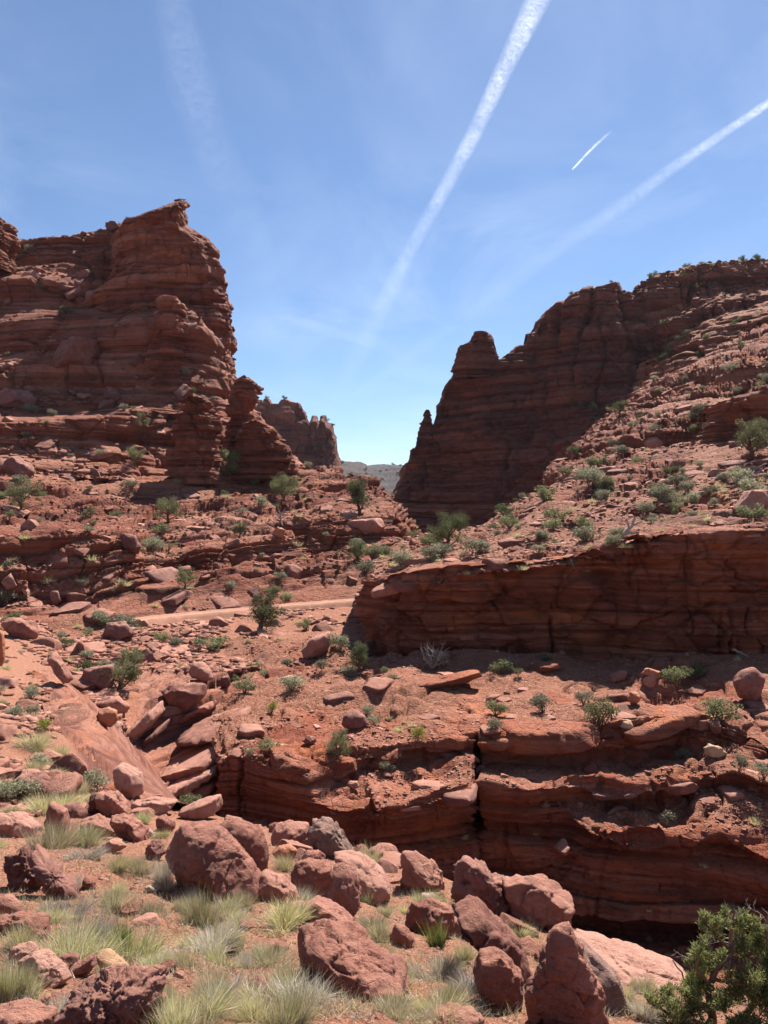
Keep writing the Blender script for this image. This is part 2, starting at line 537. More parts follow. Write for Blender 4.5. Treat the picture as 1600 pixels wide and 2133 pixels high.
# ---- big right-hand cliff in shade
def right_cliff():
    top = [(800, 1050, 214), (818, 1010, 212), (832, 990, 211), (836, 965, 210), (848, 960, 209), (850, 938, 208), (862, 925, 207), (868, 912, 206.5), (870, 895, 206.5), (876, 880, 206), (884, 862, 206), (890, 856, 206), (897, 858, 206), (899, 872, 206), (900, 893, 206),
           (903, 868, 205.5), (905, 852, 205), (910, 846, 205), (914, 832, 204), (922, 812, 203), (935, 795, 202), (945, 765, 201), (955, 755, 200), (957, 735, 200), (975, 722, 199), (981, 705, 199), (995, 697, 198), (1008, 700, 198), (1018, 695, 198), (1023, 712, 197), (1030, 735, 197), (1035, 752, 197),
           (1050, 740, 196), (1065, 735, 195), (1078, 722, 195), (1098, 715, 194), (1100, 697, 193), (1112, 690, 193), (1116, 672, 192), (1130, 660, 192), (1142, 645, 191), (1160, 632, 190), (1178, 628, 189), (1200, 608, 188), (1230, 598, 187), (1262, 590, 186), (1285, 584, 186), (1292, 592, 186), (1298, 607, 187),
           (1315, 605, 187.5), (1330, 597, 188), (1345, 585, 188.5), (1375, 572, 188.5), (1410, 562, 188), (1460, 550, 187.5), (1500, 545, 187), (1540, 541, 186.5), (1600, 536, 186), (1750, 505, 184), (2000, 470, 182)]
    xs = [p[0] for p in top]
    def interp(pts):
        a = np.array(pts, float)
        return [(x, float(np.interp(x, a[:, 0], a[:, 1])), float(np.interp(x, a[:, 0], a[:, 2]))) for x in xs]
    b0 = interp([(800, 1130, 190), (1000, 1150, 172), (1200, 1080, 160), (1400, 950, 150), (1600, 850, 140), (2000, 760, 130)])
    b1 = interp([(800, 1075, 205), (900, 1080, 195), (1000, 1080, 186), (1100, 1040, 178), (1200, 965, 168), (1300, 860, 162), (1400, 790, 158), (1500, 720, 156), (1600, 660, 156), (2000, 600, 150)])
    # stepped right part: cliff, bench, cliff, bench, cap
    s1 = interp([(800, 1068, 207), (900, 1010, 202), (1000, 960, 192), (1100, 900, 186), (1200, 870, 178), (1280, 812, 176), (1320, 796, 171), (1400, 738, 166), (1500, 672, 163), (1600, 640, 162), (2000, 560, 160)])
    s2 = interp([(800, 1066, 208), (900, 970, 203), (1000, 900, 193), (1100, 850, 187.5), (1200, 800, 180), (1280, 750, 178), (1320, 760, 178), (1400, 712, 174), (1500, 655, 172), (1600, 626, 171), (2000, 545, 168)])
    s3 = interp([(800, 1060, 209), (900, 930, 204), (1000, 850, 195), (1100, 800, 189), (1200, 740, 182), (1280, 690, 180), (1320, 690, 179.5), (1400, 668, 175.5), (1500, 632, 173.5), (1600, 612, 172.5), (2000, 525, 170)])
    s4 = interp([(800, 1055, 211), (900, 900, 205), (1000, 790, 196.5), (1100, 750, 191), (1200, 690, 185), (1280, 650, 183), (1310, 664, 184), (1400, 638, 182), (1500, 608, 181), (1600, 590, 180), (2000, 515, 176)])
    s5 = interp([(800, 1054, 211), (900, 890, 205.5), (1000, 760, 197.5), (1100, 735, 192), (1200, 650, 187), (1280, 622, 185.5), (1310, 628, 186), (1400, 592, 184), (1500, 572, 183), (1600, 560, 182), (2000, 490, 178)])
    rows = [b0, b1, s1, s2, s3, s4, s5, top]
    bk = [(x, y + 2, d + 14) for x, y, d in top]
    bk2 = [(x, y + 70, d + 40) for x, y, d in top]
    rows += [bk, bk2]
    P = loft(rows, 440, 310, 0.8, 0)
    Q, tone = rockify(P, [(6.5, 2.4, 16), (2.2, 1.5, 8), (0.9, 0.7, 3.4)], seed=23, bed=(-0.04, 0), rib=3.6, ribf=0.035, fine=0.3, finef=0.8, horiz=0.12, chunk=0.75, vcrack=(4.0, 0.05, 0.12), crest=(2.8, 6.0, 5.0))
    px, py, _ = proj(Q)
    slope = sstep(1290, 1340, px) * sstep(0.5, 0.75, np.abs(orient(P, normals(P))[..., 2])) * 0.8
    rock = np.clip(1.0 - slope, 0, 1)
    add_patch('right_cliff', Q, M_FAR, rock, tone)
right_cliff()

# ---- left stepped cliffs above the talus
def left_cliff():
    rows = rows_of('''
    -200:1000/84 0:1000/88 200:995/94 400:1000/100 520:1000/106 640:1010/114
    -200:940/92 0:935/96 100:930/98 200:925/101 300:920/105 400:940/108 520:965/112 640:985/120
    -200:890/93 0:880/97.3 100:878/99.3 200:872/102.3 300:850/107 400:850/110 520:885/118 640:975/124
    -200:860/103 0:850/108 100:850/109 200:845/110.5 300:830/111 400:835/112 520:875/120 640:975/126
    -200:815/110 0:808/115 100:798/116.5 200:802/116 300:808/115 400:810/117 520:870/124 640:975/128
    -200:775/111 0:765/116.2 100:750/117.7 200:765/117.5 300:780/118 400:770/119 520:860/127 640:975/132
    -200:720/121 0:714/125 100:702/125 200:692/123.5 300:664/121 400:650/122 520:850/130 640:975/136
    -200:680/122.3 0:672/126.2 100:662/126.3 200:662/125 300:655/123 400:645/128 520:850/133 640:975/138
    -200:640/134 0:632/138 100:630/137 200:645/134 300:645/131 400:645/131 520:850/136 640:980/140
    -200:592/135.5 0:588/139.5 100:592/138.7 200:610/138 300:620/138 400:640/138 520:850/142 640:985/144
    -200:556/148 0:553/150 100:550/149 200:560/146 300:610/144 400:640/144 520:850/146 640:990/148
    -200:500/151 0:500/152 30:497/152 60:501/152 90:500/152 125:497/152 160:494/152 175:488/152 205:487/152 222:482/152 235:484/152 250:462/152 262:466/152 280:478/152 300:520/152 400:600/152 520:850/152 640:1000/152
    -200:505/168 0:505/168 100:505/168 200:495/168 300:530/168 400:620/168 520:870/168 640:1010/168
    -200:620/190 0:620/190 200:620/190 400:680/190 520:900/190 640:1030/190
    ''')
    P = loft(rows, 370, 430, 0.8, 0)
    px, py, _ = proj(P)
    bench = fbm(P, 0.12, 3, 0.5, 31)
    rock = np.clip(0.80 + 0.7 * bench, 0, 1)
    Q, tone = rockify(P, [(4.6, 2.5, 18), (1.7, 1.35, 9), (0.65, 0.5, 3.5)], seed=41, rib=2.4, ribf=0.07, fine=0.2, finef=1.2, rockmask=0.3 + 0.7 * rock, soil=0.3, soilf=0.8, horiz=0.3, chunk=0.6, vcrack=(1.7, 0.10, 0.13), crest=(1.6, 2.5, 3.0))
    add_patch('left_cliff', Q, M_MID, rock, tone)
left_cliff()

# ---- towers and hoodoos: closed columns with a bedded skin
def tower(name, rings, d, depth, mat, levels, seed, rib=1.0, ribf=0.15, nu=220, nv=260, label=None, cat='rock tower', sq=2.8, yaw=0.0, kind='structure', bed=(0, 0)):
    a = np.array(rings, float)
    pyv = np.linspace(a[0, 0], a[-1, 0], nv)
    l = np.interp(pyv, a[:, 0], a[:, 1]); r = np.interp(pyv, a[:, 0], a[:, 2])
    dd = d
    z = -(pyv - CY) / F * dd
    cx = ((l + r) / 2 - CX) / F * dd
    hw = (r - l) / 2 / F * dd
    dep = np.interp(pyv, a[:, 0], a[:, 3]) if a.shape[1] > 3 else np.full(nv, depth)
    th = np.linspace(0, 2 * np.pi, nu, endpoint=False)
    c, s = np.cos(th), np.sin(th)
    ex = 2.0 / sq
    X = cx[:, None] + hw[:, None] * (np.sign(c) * np.abs(c) ** ex)[None]
    Y = dd + (dep[:, None]) * (np.sign(s) * np.abs(s) ** ex)[None]
    # let the column lean with the view ray so its ends stay under its outline
    Z = np.repeat(z[:, None], nu, 1)
    P = np.stack([X, Y, Z], -1)
    # close the top and bottom
    top = P[0].mean(0); cap = [P[0] * (1 - f) + top * f for f in (1.0, 0.66, 0.33)]
    P = np.concatenate([np.array(cap), P], 0)
    Nn = np.zeros_like(P)
    Nn[..., 0] = np.cos(th)[None]; Nn[..., 1] = np.sin(th)[None]
    du = np.roll(P, -1, 1) - np.roll(P, 1, 1); dv = np.gradient(P, axis=0)
    nn = np.cross(dv, du)
    ln = np.linalg.norm(nn, axis=-1, keepdims=True)
    nn = np.where(ln > 1e-8, nn / np.maximum(ln, 1e-8), Nn)
    sgn = np.sign((nn * Nn).sum(-1).mean())
    nn = nn * sgn
    per = float(np.mean(hw) * 4 + np.mean(dep) * 4)
    U = np.repeat((th / (2 * np.pi) * per)[None], P.shape[0], 0)
    Q = P
    D = rib * fbm(P, ribf, 4, 0.5, seed + 21, (1, 1, 0.25))
    tone = np.zeros(P.shape[:2])
    for k, (t_, amp, bl) in enumerate(levels):
        lay, off, gr, tn = blocks(P, U, t_, bl, seed + 31 * k, bed)
        D += amp * (0.62 * lay + 0.38 * off - 0.5 - 0.5 * gr)
        tone += (0.6 * tn + 0.4 * off) / len(levels)
    for t_, amp, bl in levels[:2]:
        of, gr = chunks(P, bl * 0.6, seed + int(t_ * 100), (1.0, 1.0, 0.9))
        D += amp * (0.75 * of - 0.3 * gr)
    D += 0.06 * levels[0][0] * fbm(P, 2.0 / levels[-1][0], 3, 0.6, seed)
    Q = P + nn * np.array([1, 1, 0.15]) * D[..., None]
    i = np.arange(Q.shape[0] * nu).reshape(-1, nu)
    me = mesh_np(name, Q, grid_faces(Q.shape[0], nu, True), True, [mat])
    rock = np.ones(P.shape[:2])
    set_attr(me, 'rock', rock); set_attr(me, 'tone', tone)
    o = link(name, me)
    tag(o, label, cat if kind == 'thing' else None, None, kind)
    PATCHES.append(dict(key=name, P=Q, rock=rock, obj=o))
    return o

LV_BIG = [(4.2, 0.9, 8), (1.5, 0.6, 4.2), (0.6, 0.34, 2.0)]
LV_SM = [(2.2, 1.0, 4), (0.9, 0.5, 2), (0.4, 0.22, 1.0)]
def fin():
    R = [(268, 456, 380, 418, 10), (267, 457, 380, 419, 0), (264, 464, 384, 428, 0), (258, 472, 378, 440, 0), (246, 482, 386, 470, 0), (240, 494, 402, 480, 0), (238, 508, 430, 497, 0), (238, 522, 446, 515, 0),
         (234, 552, 451, 545, 0), (224, 582, 455, 578, 0), (196, 612, 468, 612, 0), (162, 652, 480, 650, 0), (152, 665, 483, 700, -0.5), (200, 725, 482, 740, -1.5), (260, 790, 487, 790, -2), (290, 860, 489, 850, -3), (300, 970, 482, 970, -4)]
    d = 129.0
    rows = []
    for l, yl, r, yr, dd in R:
        f = lambda t: (l + (r - l) * t, yl + (yr - yl) * t)
        k = dd
        rows.append([(l + 6, yl, d + 20), (l, yl, d + 3 + k), (*f(0.2), d + 0.8 + k), (*f(0.45), d - 0.6 + k), (*f(0.7), d - 0.4 + k), (*f(0.9), d + 0.6 + k), (r, yr, d + 3.5 + k), (r - 1, yr, d + 12), (r - 4, yr, d + 24)])
    rows.insert(0, [(x, y + 6, dd + 22) for x, y, dd in rows[0]])
    P = loft(rows, 330, 330, 0.6, 0, byindex=[0, 0.07, 0.2, 0.38, 0.58, 0.74, 0.84, 0.92, 1.0])
    Q, tone = rockify(P, [(5.5, 0.9, 9), (1.9, 0.8, 5), (0.7, 0.45, 2.4)], seed=51, bed=(0.16, 0), rib=1.3, ribf=0.09, fine=0.15, finef=1.5, horiz=0.1, chunk=0.85, vcrack=(2.0, 0.10, 0.12), crest=(0.8, 2.5, 2.0))
    add_patch('fin_cliff', Q, M_MID, np.ones(P.shape[:2]), tone)
fin()
tower('rock_pillar', [(631, 348, 372), (640, 338, 382), (660, 334, 385), (690, 326, 388), (720, 320, 388), (760, 316, 390), (830, 314, 394), (870, 312, 398)], 121, 4.0, M_MID, LV_SM, 61, nu=110, nv=150,
      label='stubby rounded rock pillar standing against the foot of the tall left fin', kind='thing', cat='rock pillar')
tower('hoodoo', [(787, 508, 520), (793, 494, 528), (800, 486, 537), (812, 483, 539), (822, 484, 534), (830, 479, 538), (845, 479, 539), (853, 476, 528), (862, 474, 516), (870, 478, 524), (885, 474, 540), (905, 468, 548), (960, 460, 560)], 108, 2.6, M_MID, LV_SM, 71, rib=0.8, nu=110, nv=160,
      label='knobbly red hoodoo with a bulging head at the right foot of the fin', kind='thing', cat='hoodoo')
tower('rock_mound', [(880, 525, 546), (886, 512, 560), (897, 503, 575), (915, 498, 586), (925, 495, 590), (930, 490, 602), (945, 488, 606), (952, 482, 612), (975, 476, 620), (1000, 470, 624)], 104, 4.0, M_MID, LV_SM, 81, nu=120, nv=130,
      label='layered dark red rock mound below the hoodoo, stepping down to the right', kind='thing', cat='rock mound')
tower('ledged_pillar', [(832, 388, 432), (838, 378, 442), (848, 384, 446), (856, 378, 440), (870, 380, 452), (885, 372, 450), (900, 364, 452), (925, 362, 456), (950, 356, 456), (985, 352, 462), (1010, 348, 470)], 98, 3.4, M_MID, LV_SM, 91, nu=120, nv=160,
      label='squat ledged rock pillar in front of the left fin above the scrub', kind='thing', cat='rock pillar')
tower('left_edge_spire', [(452, -30, 3), (462, -30, 12), (480, -30, 15), (500, -32, 16), (530, -35, 18), (570, -40, 20)], 140, 5, M_MID, LV_BIG, 95, nu=100, nv=120)
tower('balanced_outcrop', [(828, 1535, 1585), (834, 1510, 1600), (842, 1482, 1612), (850, 1478, 1600), (868, 1486, 1608), (890, 1482, 1620), (915, 1478, 1640), (960, 1470, 1660)], 70, 3.2, M_MID, LV_SM, 97, rib=0.5, nu=110, nv=110,
      label='square red outcrop with a sloping cap behind the juniper on the right slope', kind='thing', cat='rock outcrop')

ROADL = np.array([(-200, 1318, 49), (0, 1316, 50), (100, 1312, 51.5), (230, 1302, 53.5), (290, 1291, 56.5), (330, 1286, 58), (400, 1279, 60.3), (500, 1270, 62.6), (600, 1261, 64.6), (700, 1253, 66.2), (770, 1248, 67.2), (860, 1243, 68), (930, 1240, 68.5)], float)
def road_row(xs, dd, dz):
    r = []
    for x in xs:
        y = np.interp(x, ROADL[:, 0], ROADL[:, 1]); d = np.interp(x, ROADL[:, 0], ROADL[:, 2])
        z = -(y - CY) / F * d + dz
        r.append((float(x), float(CY - z / (d + dd) * F), float(d + dd)))
    return r
tower('hoodoo', [(854, 886, 893), (860, 883, 898), (867, 881, 900), (873, 880, 899), (880, 876, 899), (890, 875, 900), (897, 872, 902), (915, 868, 905)], 206, 1.4, M_FAR, [(1.4, 0.5, 3), (0.6, 0.3, 1.5)], 103, rib=0.4, nu=60, nv=80,
      label='slim balanced spire at the left end of the shaded right cliff', kind='thing', cat='hoodoo')
tower('rock_pinnacle', [(695, 990, 1004), (699, 984, 1018), (706, 981, 1021), (714, 976, 1024), (722, 960, 1027), (735, 957, 1031), (748, 954, 1035), (765, 948, 1040), (790, 940, 1046)], 197.5, 3.6, M_FAR, [(2.6, 0.9, 5), (1.0, 0.6, 2.4)], 105, rib=0.8, nu=90, nv=110,
      label='blocky pinnacle standing apart on the crest of the shaded right cliff', kind='thing', cat='rock pinnacle')
# ---- left mid slope: ledges, talus, the nose that ends at the canyon
def left_slope():
    XR = [-200, 0, 100, 230, 290, 330, 400, 500, 600, 700, 770, 860, 930]
    rows = [road_row(XR, 0.5, -0.7), road_row(XR, 2.3, -0.35), road_row(XR, 3.2, 0.25)] + rows_of('''
    -200:1240/54 0:1235/57 100:1238/59 200:1245/61 250:1250/62.5 300:1228/66 400:1200/70 500:1182/74 600:1166/77 700:1148/80 770:1125/82 830:1105/84 870:1115/86 930:1140/90
    -200:1110/57 0:1112/60 100:1106/62.5 200:1116/65 250:1140/66 300:1168/68 400:1154/71.5 500:1138/75.5 600:1118/79.5 700:1088/82.5 770:1078/85 830:1068/87 870:1092/92 930:1140/100
    -200:1060/72 0:1062/75 100:1057/77 200:1062/79 300:1082/80 400:1080/83 500:1070/87 600:1055/92 700:1040/95 770:1037/97 830:1046/97 870:1092/104 930:1150/110
    -200:1000/86 0:1000/88 200:1005/92 400:1010/97 500:1005/102 600:997/108 700:990/112 770:1008/112 830:1050/112 870:1112/116 930:1160/118
    -200:955/94 0:955/97 200:955/103 400:975/110 500:982/116 600:982/122 700:982/126 770:1022/128 830:1082/130 870:1150/130 930:1180/130
    -200:940/100 0:940/104 200:945/112 400:975/120 500:990/130 600:1000/140 700:1010/146 770:1050/150 830:1110/150 870:1170/150 930:1200/150
    ''')
    P = loft(rows, 560, 310, 1.2, 3)
    px, py, dd_ = proj(P)
    n = fbm(P, 0.16, 4, 0.55, 13, (0.6, 0.6, 2.2))
    ledge = np.clip(normals(P)[..., 2] ** 2, 0, 1)
    rock = np.clip(0.84 + 1.9 * n + 0.9 * (1 - sstep(0.25, 0.75, ledge)), 0, 1)
    rock = np.maximum(rock, sstep(760, 820, px) * 0.9)
    roadw = sstep(0.0, 5.0, dd_ - np.interp(px, ROADL[:, 0], ROADL[:, 2]) - 2.2)
    # the road bed: keep the surface quiet around the road line
    Q, tone = rockify(P, [(1.6, 2.2, 14.0), (0.55, 0.85, 7.0), (0.22, 0.26, 2.2)], bed=(0.10, 0.0), chunk=0.55, seed=101, rib=1.4, ribf=0.10, rockmask=0.10 + 0.90 * rock, fine=0.10, finef=3.0, soil=0.12, soilf=1.6)
    Q = P + (Q - P) * roadw[..., None]
    add_patch('left_slope', Q, M_MID, rock, tone)
left_slope()

# ---- right slope above the cliff band
RIM = [(772, 1212, 48.5), (782, 1206, 44.8), (800, 1197, 43.6), (850, 1186, 43), (950, 1176, 42.4), (1050, 1168, 42), (1150, 1160, 41.6), (1230, 1150, 41.4), (1300, 1135, 41), (1400, 1114, 40.6), (1500, 1108, 40), (1600, 1102, 39.5), (1900, 1085, 38)]
def right_slope():
    rows = [[(x, y + 8, d - 0.35) for x, y, d in RIM],
            [(x, y - 2, d + 0.3) for x, y, d in RIM]] + rows_of('''
    757:1193/50 870:1158/49 950:1146/48.5 1000:1136/48.5 1100:1124/48.5 1200:1112/48 1300:1092/48 1400:1076/48 1500:1066/47 1600:1052/47 1900:1030/46
    757:1180/58 870:1122/58 950:1108/59 1000:1095/60 1100:1062/60 1200:1042/60 1300:1022/59 1400:1002/58 1500:985/58 1600:960/57 1900:930/56
    757:1172/70 870:1105/70 950:1100/70 1000:1086/72 1060:1048/75 1100:1028/76 1150:1000/76 1200:975/76 1300:938/75 1400:918/74 1500:888/73 1600:860/72 1900:800/70
    757:1180/90 870:1135/90 1000:1105/95 1060:1072/95 1100:1052/96 1150:1000/98 1180:958/100 1200:932/101 1270:860/105 1300:845/105 1400:790/108 1500:752/110 1600:728/112 1900:660/112
    757:1190/140 870:1170/140 1000:1130/140 1100:1090/140 1200:960/138 1300:850/136 1400:782/138 1500:722/140 1600:682/142 1900:600/142
    757:1210/170 870:1190/170 1000:1170/170 1100:1130/170 1200:1010/165 1300:890/160 1400:820/160 1500:760/160 1600:716/160 1900:640/160
    ''')
    P = loft(rows, 460, 330, 1.0, 3)
    px, py, dd = proj(P)
    n = fbm(P, 0.16, 4, 0.55, 19, (0.7, 0.7, 2.0))
    rock = np.clip(0.40 + 1.9 * n, 0, 1)
    rock = np.maximum(rock, (1 - sstep(0.0, 3.5, dd - np.interp(px, [r[0] for r in RIM], [r[2] for r in RIM]) + 1.5 * n)) * 0.9)
    up = sstep(66, 82, dd)
    rock = np.maximum(rock, up * np.clip(0.75 + 1.5 * n, 0, 1))
    Q, tone = rockify(P, [(1.5, 1.7, 10.0), (0.5, 0.75, 5.0), (0.2, 0.22, 2.0)], bed=(0.03, 0), chunk=0.4, seed=131, rib=0.7, ribf=0.12, rockmask=(0.10 + 0.90 * rock) * (1 + 0.7 * up), fine=0.08, finef=3.0, soil=0.10, soilf=2.0)
    add_patch('right_slope', Q, M_MID, rock, tone)
right_slope()

# ---- the shaded cliff band
def cliff_band():
    RB = [(825, 1212, 66), (795, 1212, 56)] + RIM
    X = np.array([r[0] for r in RB]); Yr = np.array([r[1] for r in RB]); Dr = np.array([r[2] for r in RB])
    base = np.array([(756, 1345), (757, 1350), (775, 1370), (800, 1372), (850, 1372), (950, 1368), (1050, 1366), (1150, 1366), (1230, 1366), (1300, 1362), (1400, 1358), (1500, 1355), (1600, 1355), (1900, 1350)], float)
    by = np.interp(X, base[:, 0], base[:, 1]); by[:2] = [1310, 1325]
    cum = np.concatenate([[0], np.cumsum(np.abs(np.diff(X)) + 5.0 * np.maximum(np.abs(np.diff(Dr)) - 0.8, 0))]); cum /= cum[-1]
    def row(f, dd):
        return [(x - (6 if x < 780 else 0) * 4 * f * (1 - f), y + (b - y) * f, d + dd) for x, y, b, d in zip(X, Yr, by, Dr)]
    rows = [row(-0.02, 1.2), row(0.0, -0.15), row(0.12, -0.25), row(0.25, 0.15), row(0.45, 0.45), row(0.65, 0.1), row(0.85, 0.0), row(0.97, 0.35), row(1.12, 0.0), row(1.3, -0.6)]
    # finer in x
    P = loft(rows, 560, 220, 1.2, 1.5, byindex=cum)
    px, py, _ = proj(P)
    Q, tone = rockify(P, [(1.3, 0.55, 5.5), (0.48, 0.40, 2.8), (0.19, 0.15, 1.2)], bed=(0.02, 0), seed=151, rib=2.0, ribf=0.20, fine=0.08, finef=3.0, horiz=0.3, chunk=1.1, vcrack=(0.5, 0.3, 0.2))
    # deep alcove right of the middle
    sk = (px - 1250) - 0.9 * (py - 1205)
    al = sstep(1188, 1200, py) * sstep(1330, 1215, py) * sstep(-40, 10, sk) * sstep(60, 20, px - 1250 - 0.2 * (py - 1205))
    Q[..., 1] += 1.3 * al
    add_patch('cliff_band', Q, M_BAND, np.ones(px.shape), tone)
cliff_band()

# ---- bench below the band, the stepped rim and the canyon wall under it
def bench_and_wall():
    rows = rows_of('''
    430:1335/52 470:1333/51 520:1332/50 600:1334/49 700:1345/45 760:1368/43 850:1366/42.6 1000:1362/42 1200:1360/41 1400:1355/40 1600:1352/39 1900:1345/38
    430:1440/41 470:1442/40 520:1442/39 600:1440/37.6 700:1440/36.5 800:1440/36 900:1440/35.5 1000:1440/35 1200:1442/34.5 1400:1446/33.6 1600:1452/32.2 1900:1455/31
    430:1530/33 455:1580/28.6 470:1556/29 500:1545/29.2 560:1550/28.8 640:1560/28.4 700:1565/28.6 760:1556/29 850:1542/29.8 940:1530/30 985:1524/30 1000:1524/30 1100:1510/30.3 1200:1508/30.3 1300:1493/30.5 1400:1480/30.6 1470:1480/30.4 1530:1500/30 1600:1545/28.5 1900:1560/27
    430:1550/32.6 455:1600/28.0 470:1585/28.3 500:1580/28.2 560:1600/27.4 640:1625/26.6 700:1600/27.9 760:1580/28.6 850:1562/29.6 940:1552/29.8 985:1548/29.8 994:1560/31.5 1000:1550/29.4 1100:1562/29.2 1200:1552/29.4 1300:1560/29.8 1400:1545/30.2 1470:1525/30.2 1530:1530/29.6 1600:1570/28.2 1900:1590/27
    430:1570/32.5 455:1606/28.0 470:1592/28.2 500:1588/28.1 560:1610/27.3 640:1640/26.5 700:1622/28.1 760:1600/29.0 850:1580/30 940:1566/30 985:1560/30 994:1575/32 1000:1590/30 1100:1592/29.9 1200:1585/30 1300:1590/30.2 1400:1570/30.4 1470:1550/30.2 1530:1545/29.4 1600:1585/28 1900:1600/27
    430:1590/32.5 455:1612/28.0 470:1600/28.1 500:1600/28 560:1625/27.2 640:1665/26.5 700:1690/25.9 760:1692/25.7 850:1675/26.0 940:1655/26.5 986:1640/26.8 994:1650/29 1001:1634/27.5 1100:1648/27 1200:1625/27.8 1260:1638/27.4 1300:1645/27.1 1400:1640/27.0 1470:1620/27.4 1530:1612/27.4 1600:1640/26.6 1900:1660/26
    430:1610/32.4 455:1620/28.0 470:1612/28.1 500:1614/28 560:1640/27.3 640:1680/26.6 700:1704/26.2 760:1706/26.1 850:1690/26.4 940:1670/27 986:1660/27.3 994:1680/30 1001:1660/27.9 1100:1676/27.5 1200:1656/28.2 1260:1664/28 1300:1672/27.8 1400:1662/27.6 1470:1645/27.8 1530:1640/27.6 1600:1668/26.8 1900:1690/26
    430:1640/32 455:1640/28.0 500:1640/28 560:1660/27.4 640:1697/26.8 700:1720/26.4 760:1724/26.3 850:1708/26.6 940:1690/27.2 986:1680/27.5 994:1708/30 1001:1682/28.0 1100:1700/27.6 1180:1700/27.6 1230:1732/26.2 1300:1750/25.4 1400:1752/25.2 1450:1756/25 1500:1740/25.4 1600:1790/24.4 1900:1840/23
    430:1660/31.5 455:1660/28.1 500:1660/28 560:1680/27.5 640:1718/26.9 700:1738/26.6 760:1744/26.5 850:1730/26.8 940:1715/27.4 986:1708/27.8 994:1736/30 1001:1712/28.1 1100:1722/27.6 1180:1725/27.5 1230:1748/26.4 1300:1768/25.7 1400:1770/25.5 1450:1774/25.3 1500:1758/25.6 1600:1806/24.6 1900:1860/23.2
    430:1690/30.8 455:1695/28.1 500:1710/27.8 560:1735/27.3 640:1770/26.9 700:1790/26.6 760:1800/26.5 850:1800/26.7 940:1805/27.1 986:1810/27.4 994:1815/29.4 1010:1815/27.7 1100:1820/27.2 1200:1828/26.4 1300:1838/25.8 1400:1842/25.6 1500:1848/25.5 1600:1858/24.9 1900:1890/23.3
    430:1730/30.5 455:1735/28.0 500:1750/27.4 560:1775/26.9 640:1810/26.5 700:1830/26.3 760:1845/26.2 850:1860/26.3 940:1870/26.5 986:1880/26.6 1010:1885/26.6 1100:1900/26.1 1150:1895/25.9 1200:1910/25.5 1235:1903/25.4 1260:1920/25.3 1300:1926/25.1 1340:1920/25.1 1400:1931/25 1500:1929/24.9 1600:1930/24.6 1900:1945/23
    430:1710/32 455:1715/30 500:1728/29.4 560:1750/28.9 640:1782/28.4 700:1800/28.2 760:1810/28 850:1822/28 940:1832/28.2 1010:1842/28.2 1100:1850/27.8 1200:1858/27.4 1300:1868/27 1400:1872/26.8 1500:1872/26.6 1600:1875/26.3 1900:1890/24.8
    430:1760/32 455:1768/30 500:1785/29.4 560:1810/28.9 640:1840/28.4 700:1858/28.2 760:1872/28 850:1886/28 940:1896/28.2 1010:1908/28.2 1100:1920/27.7 1200:1930/27.2 1300:1940/26.8 1400:1944/26.6 1500:1944/26.4 1600:1946/26.1 1900:1960/24.6
    430:1800/28 500:1830/27 640:1890/26 760:1915/25.6 940:1950/25 1100:1975/24.7 1300:1990/24.5 1500:1995/24.3 1900:2000/23.5
    430:1900/24 500:1930/22.8 640:2000/21.5 760:2050/21 940:2090/20.6 1100:2140/20.2 1300:2170/20 1500:2190/19.8 1600:2200/19.6 1900:2220/19
    ''')
    P = loft(rows, 740, 450, 0.8, 0.8)
    px, py, dd = proj(P)
    X = P[..., 0]
    n = fbm(P, 0.35, 4, 0.55, 29, (0.7, 0.7, 2.0))
    v = np.arange(P.shape[0])[:, None] * np.ones((1, P.shape[1]))
    # row index of the rim (third control row)
    nz = np.abs(normals(P)[..., 2])
    rim_d = np.interp(px, [430, 455, 500, 640, 760, 985, 1200, 1470, 1600, 1900], [33, 28.6, 29.2, 28.4, 29, 30, 30.3, 30.4, 28.5, 27])
    onbench = sstep(0.2, 1.8, dd - rim_d + 1.2 * n)
    talus = sstep(0.55, 0.8, nz) * sstep(-0.35, 0.2, 0.15 - n)
    rock = np.clip(1 - onbench * np.clip(0.95 - 2.6 * np.maximum(n - 0.02, 0), 0, 1), 0, 1)
    rock = np.clip(rock - 0.7 * talus * (1 - onbench) * sstep(25.0, 26.0, dd), 0, 1)
    Q, tone = rockify(P, [(1.1, 0.62, 8.0), (0.38, 0.27, 3.4), (0.13, 0.11, 1.2)], bed=(0.0, 0), seed=171, rib=0.7, ribf=0.3, rockmask=0.04 + 0.96 * rock, fine=0.035, finef=7.0, soil=0.07, soilf=3.0, chunk=0.4, vcrack=(0.25, 0.4, 0.25))
    add_patch('bench_and_canyon_wall', Q, M_BAND, rock, tone)
bench_and_wall()

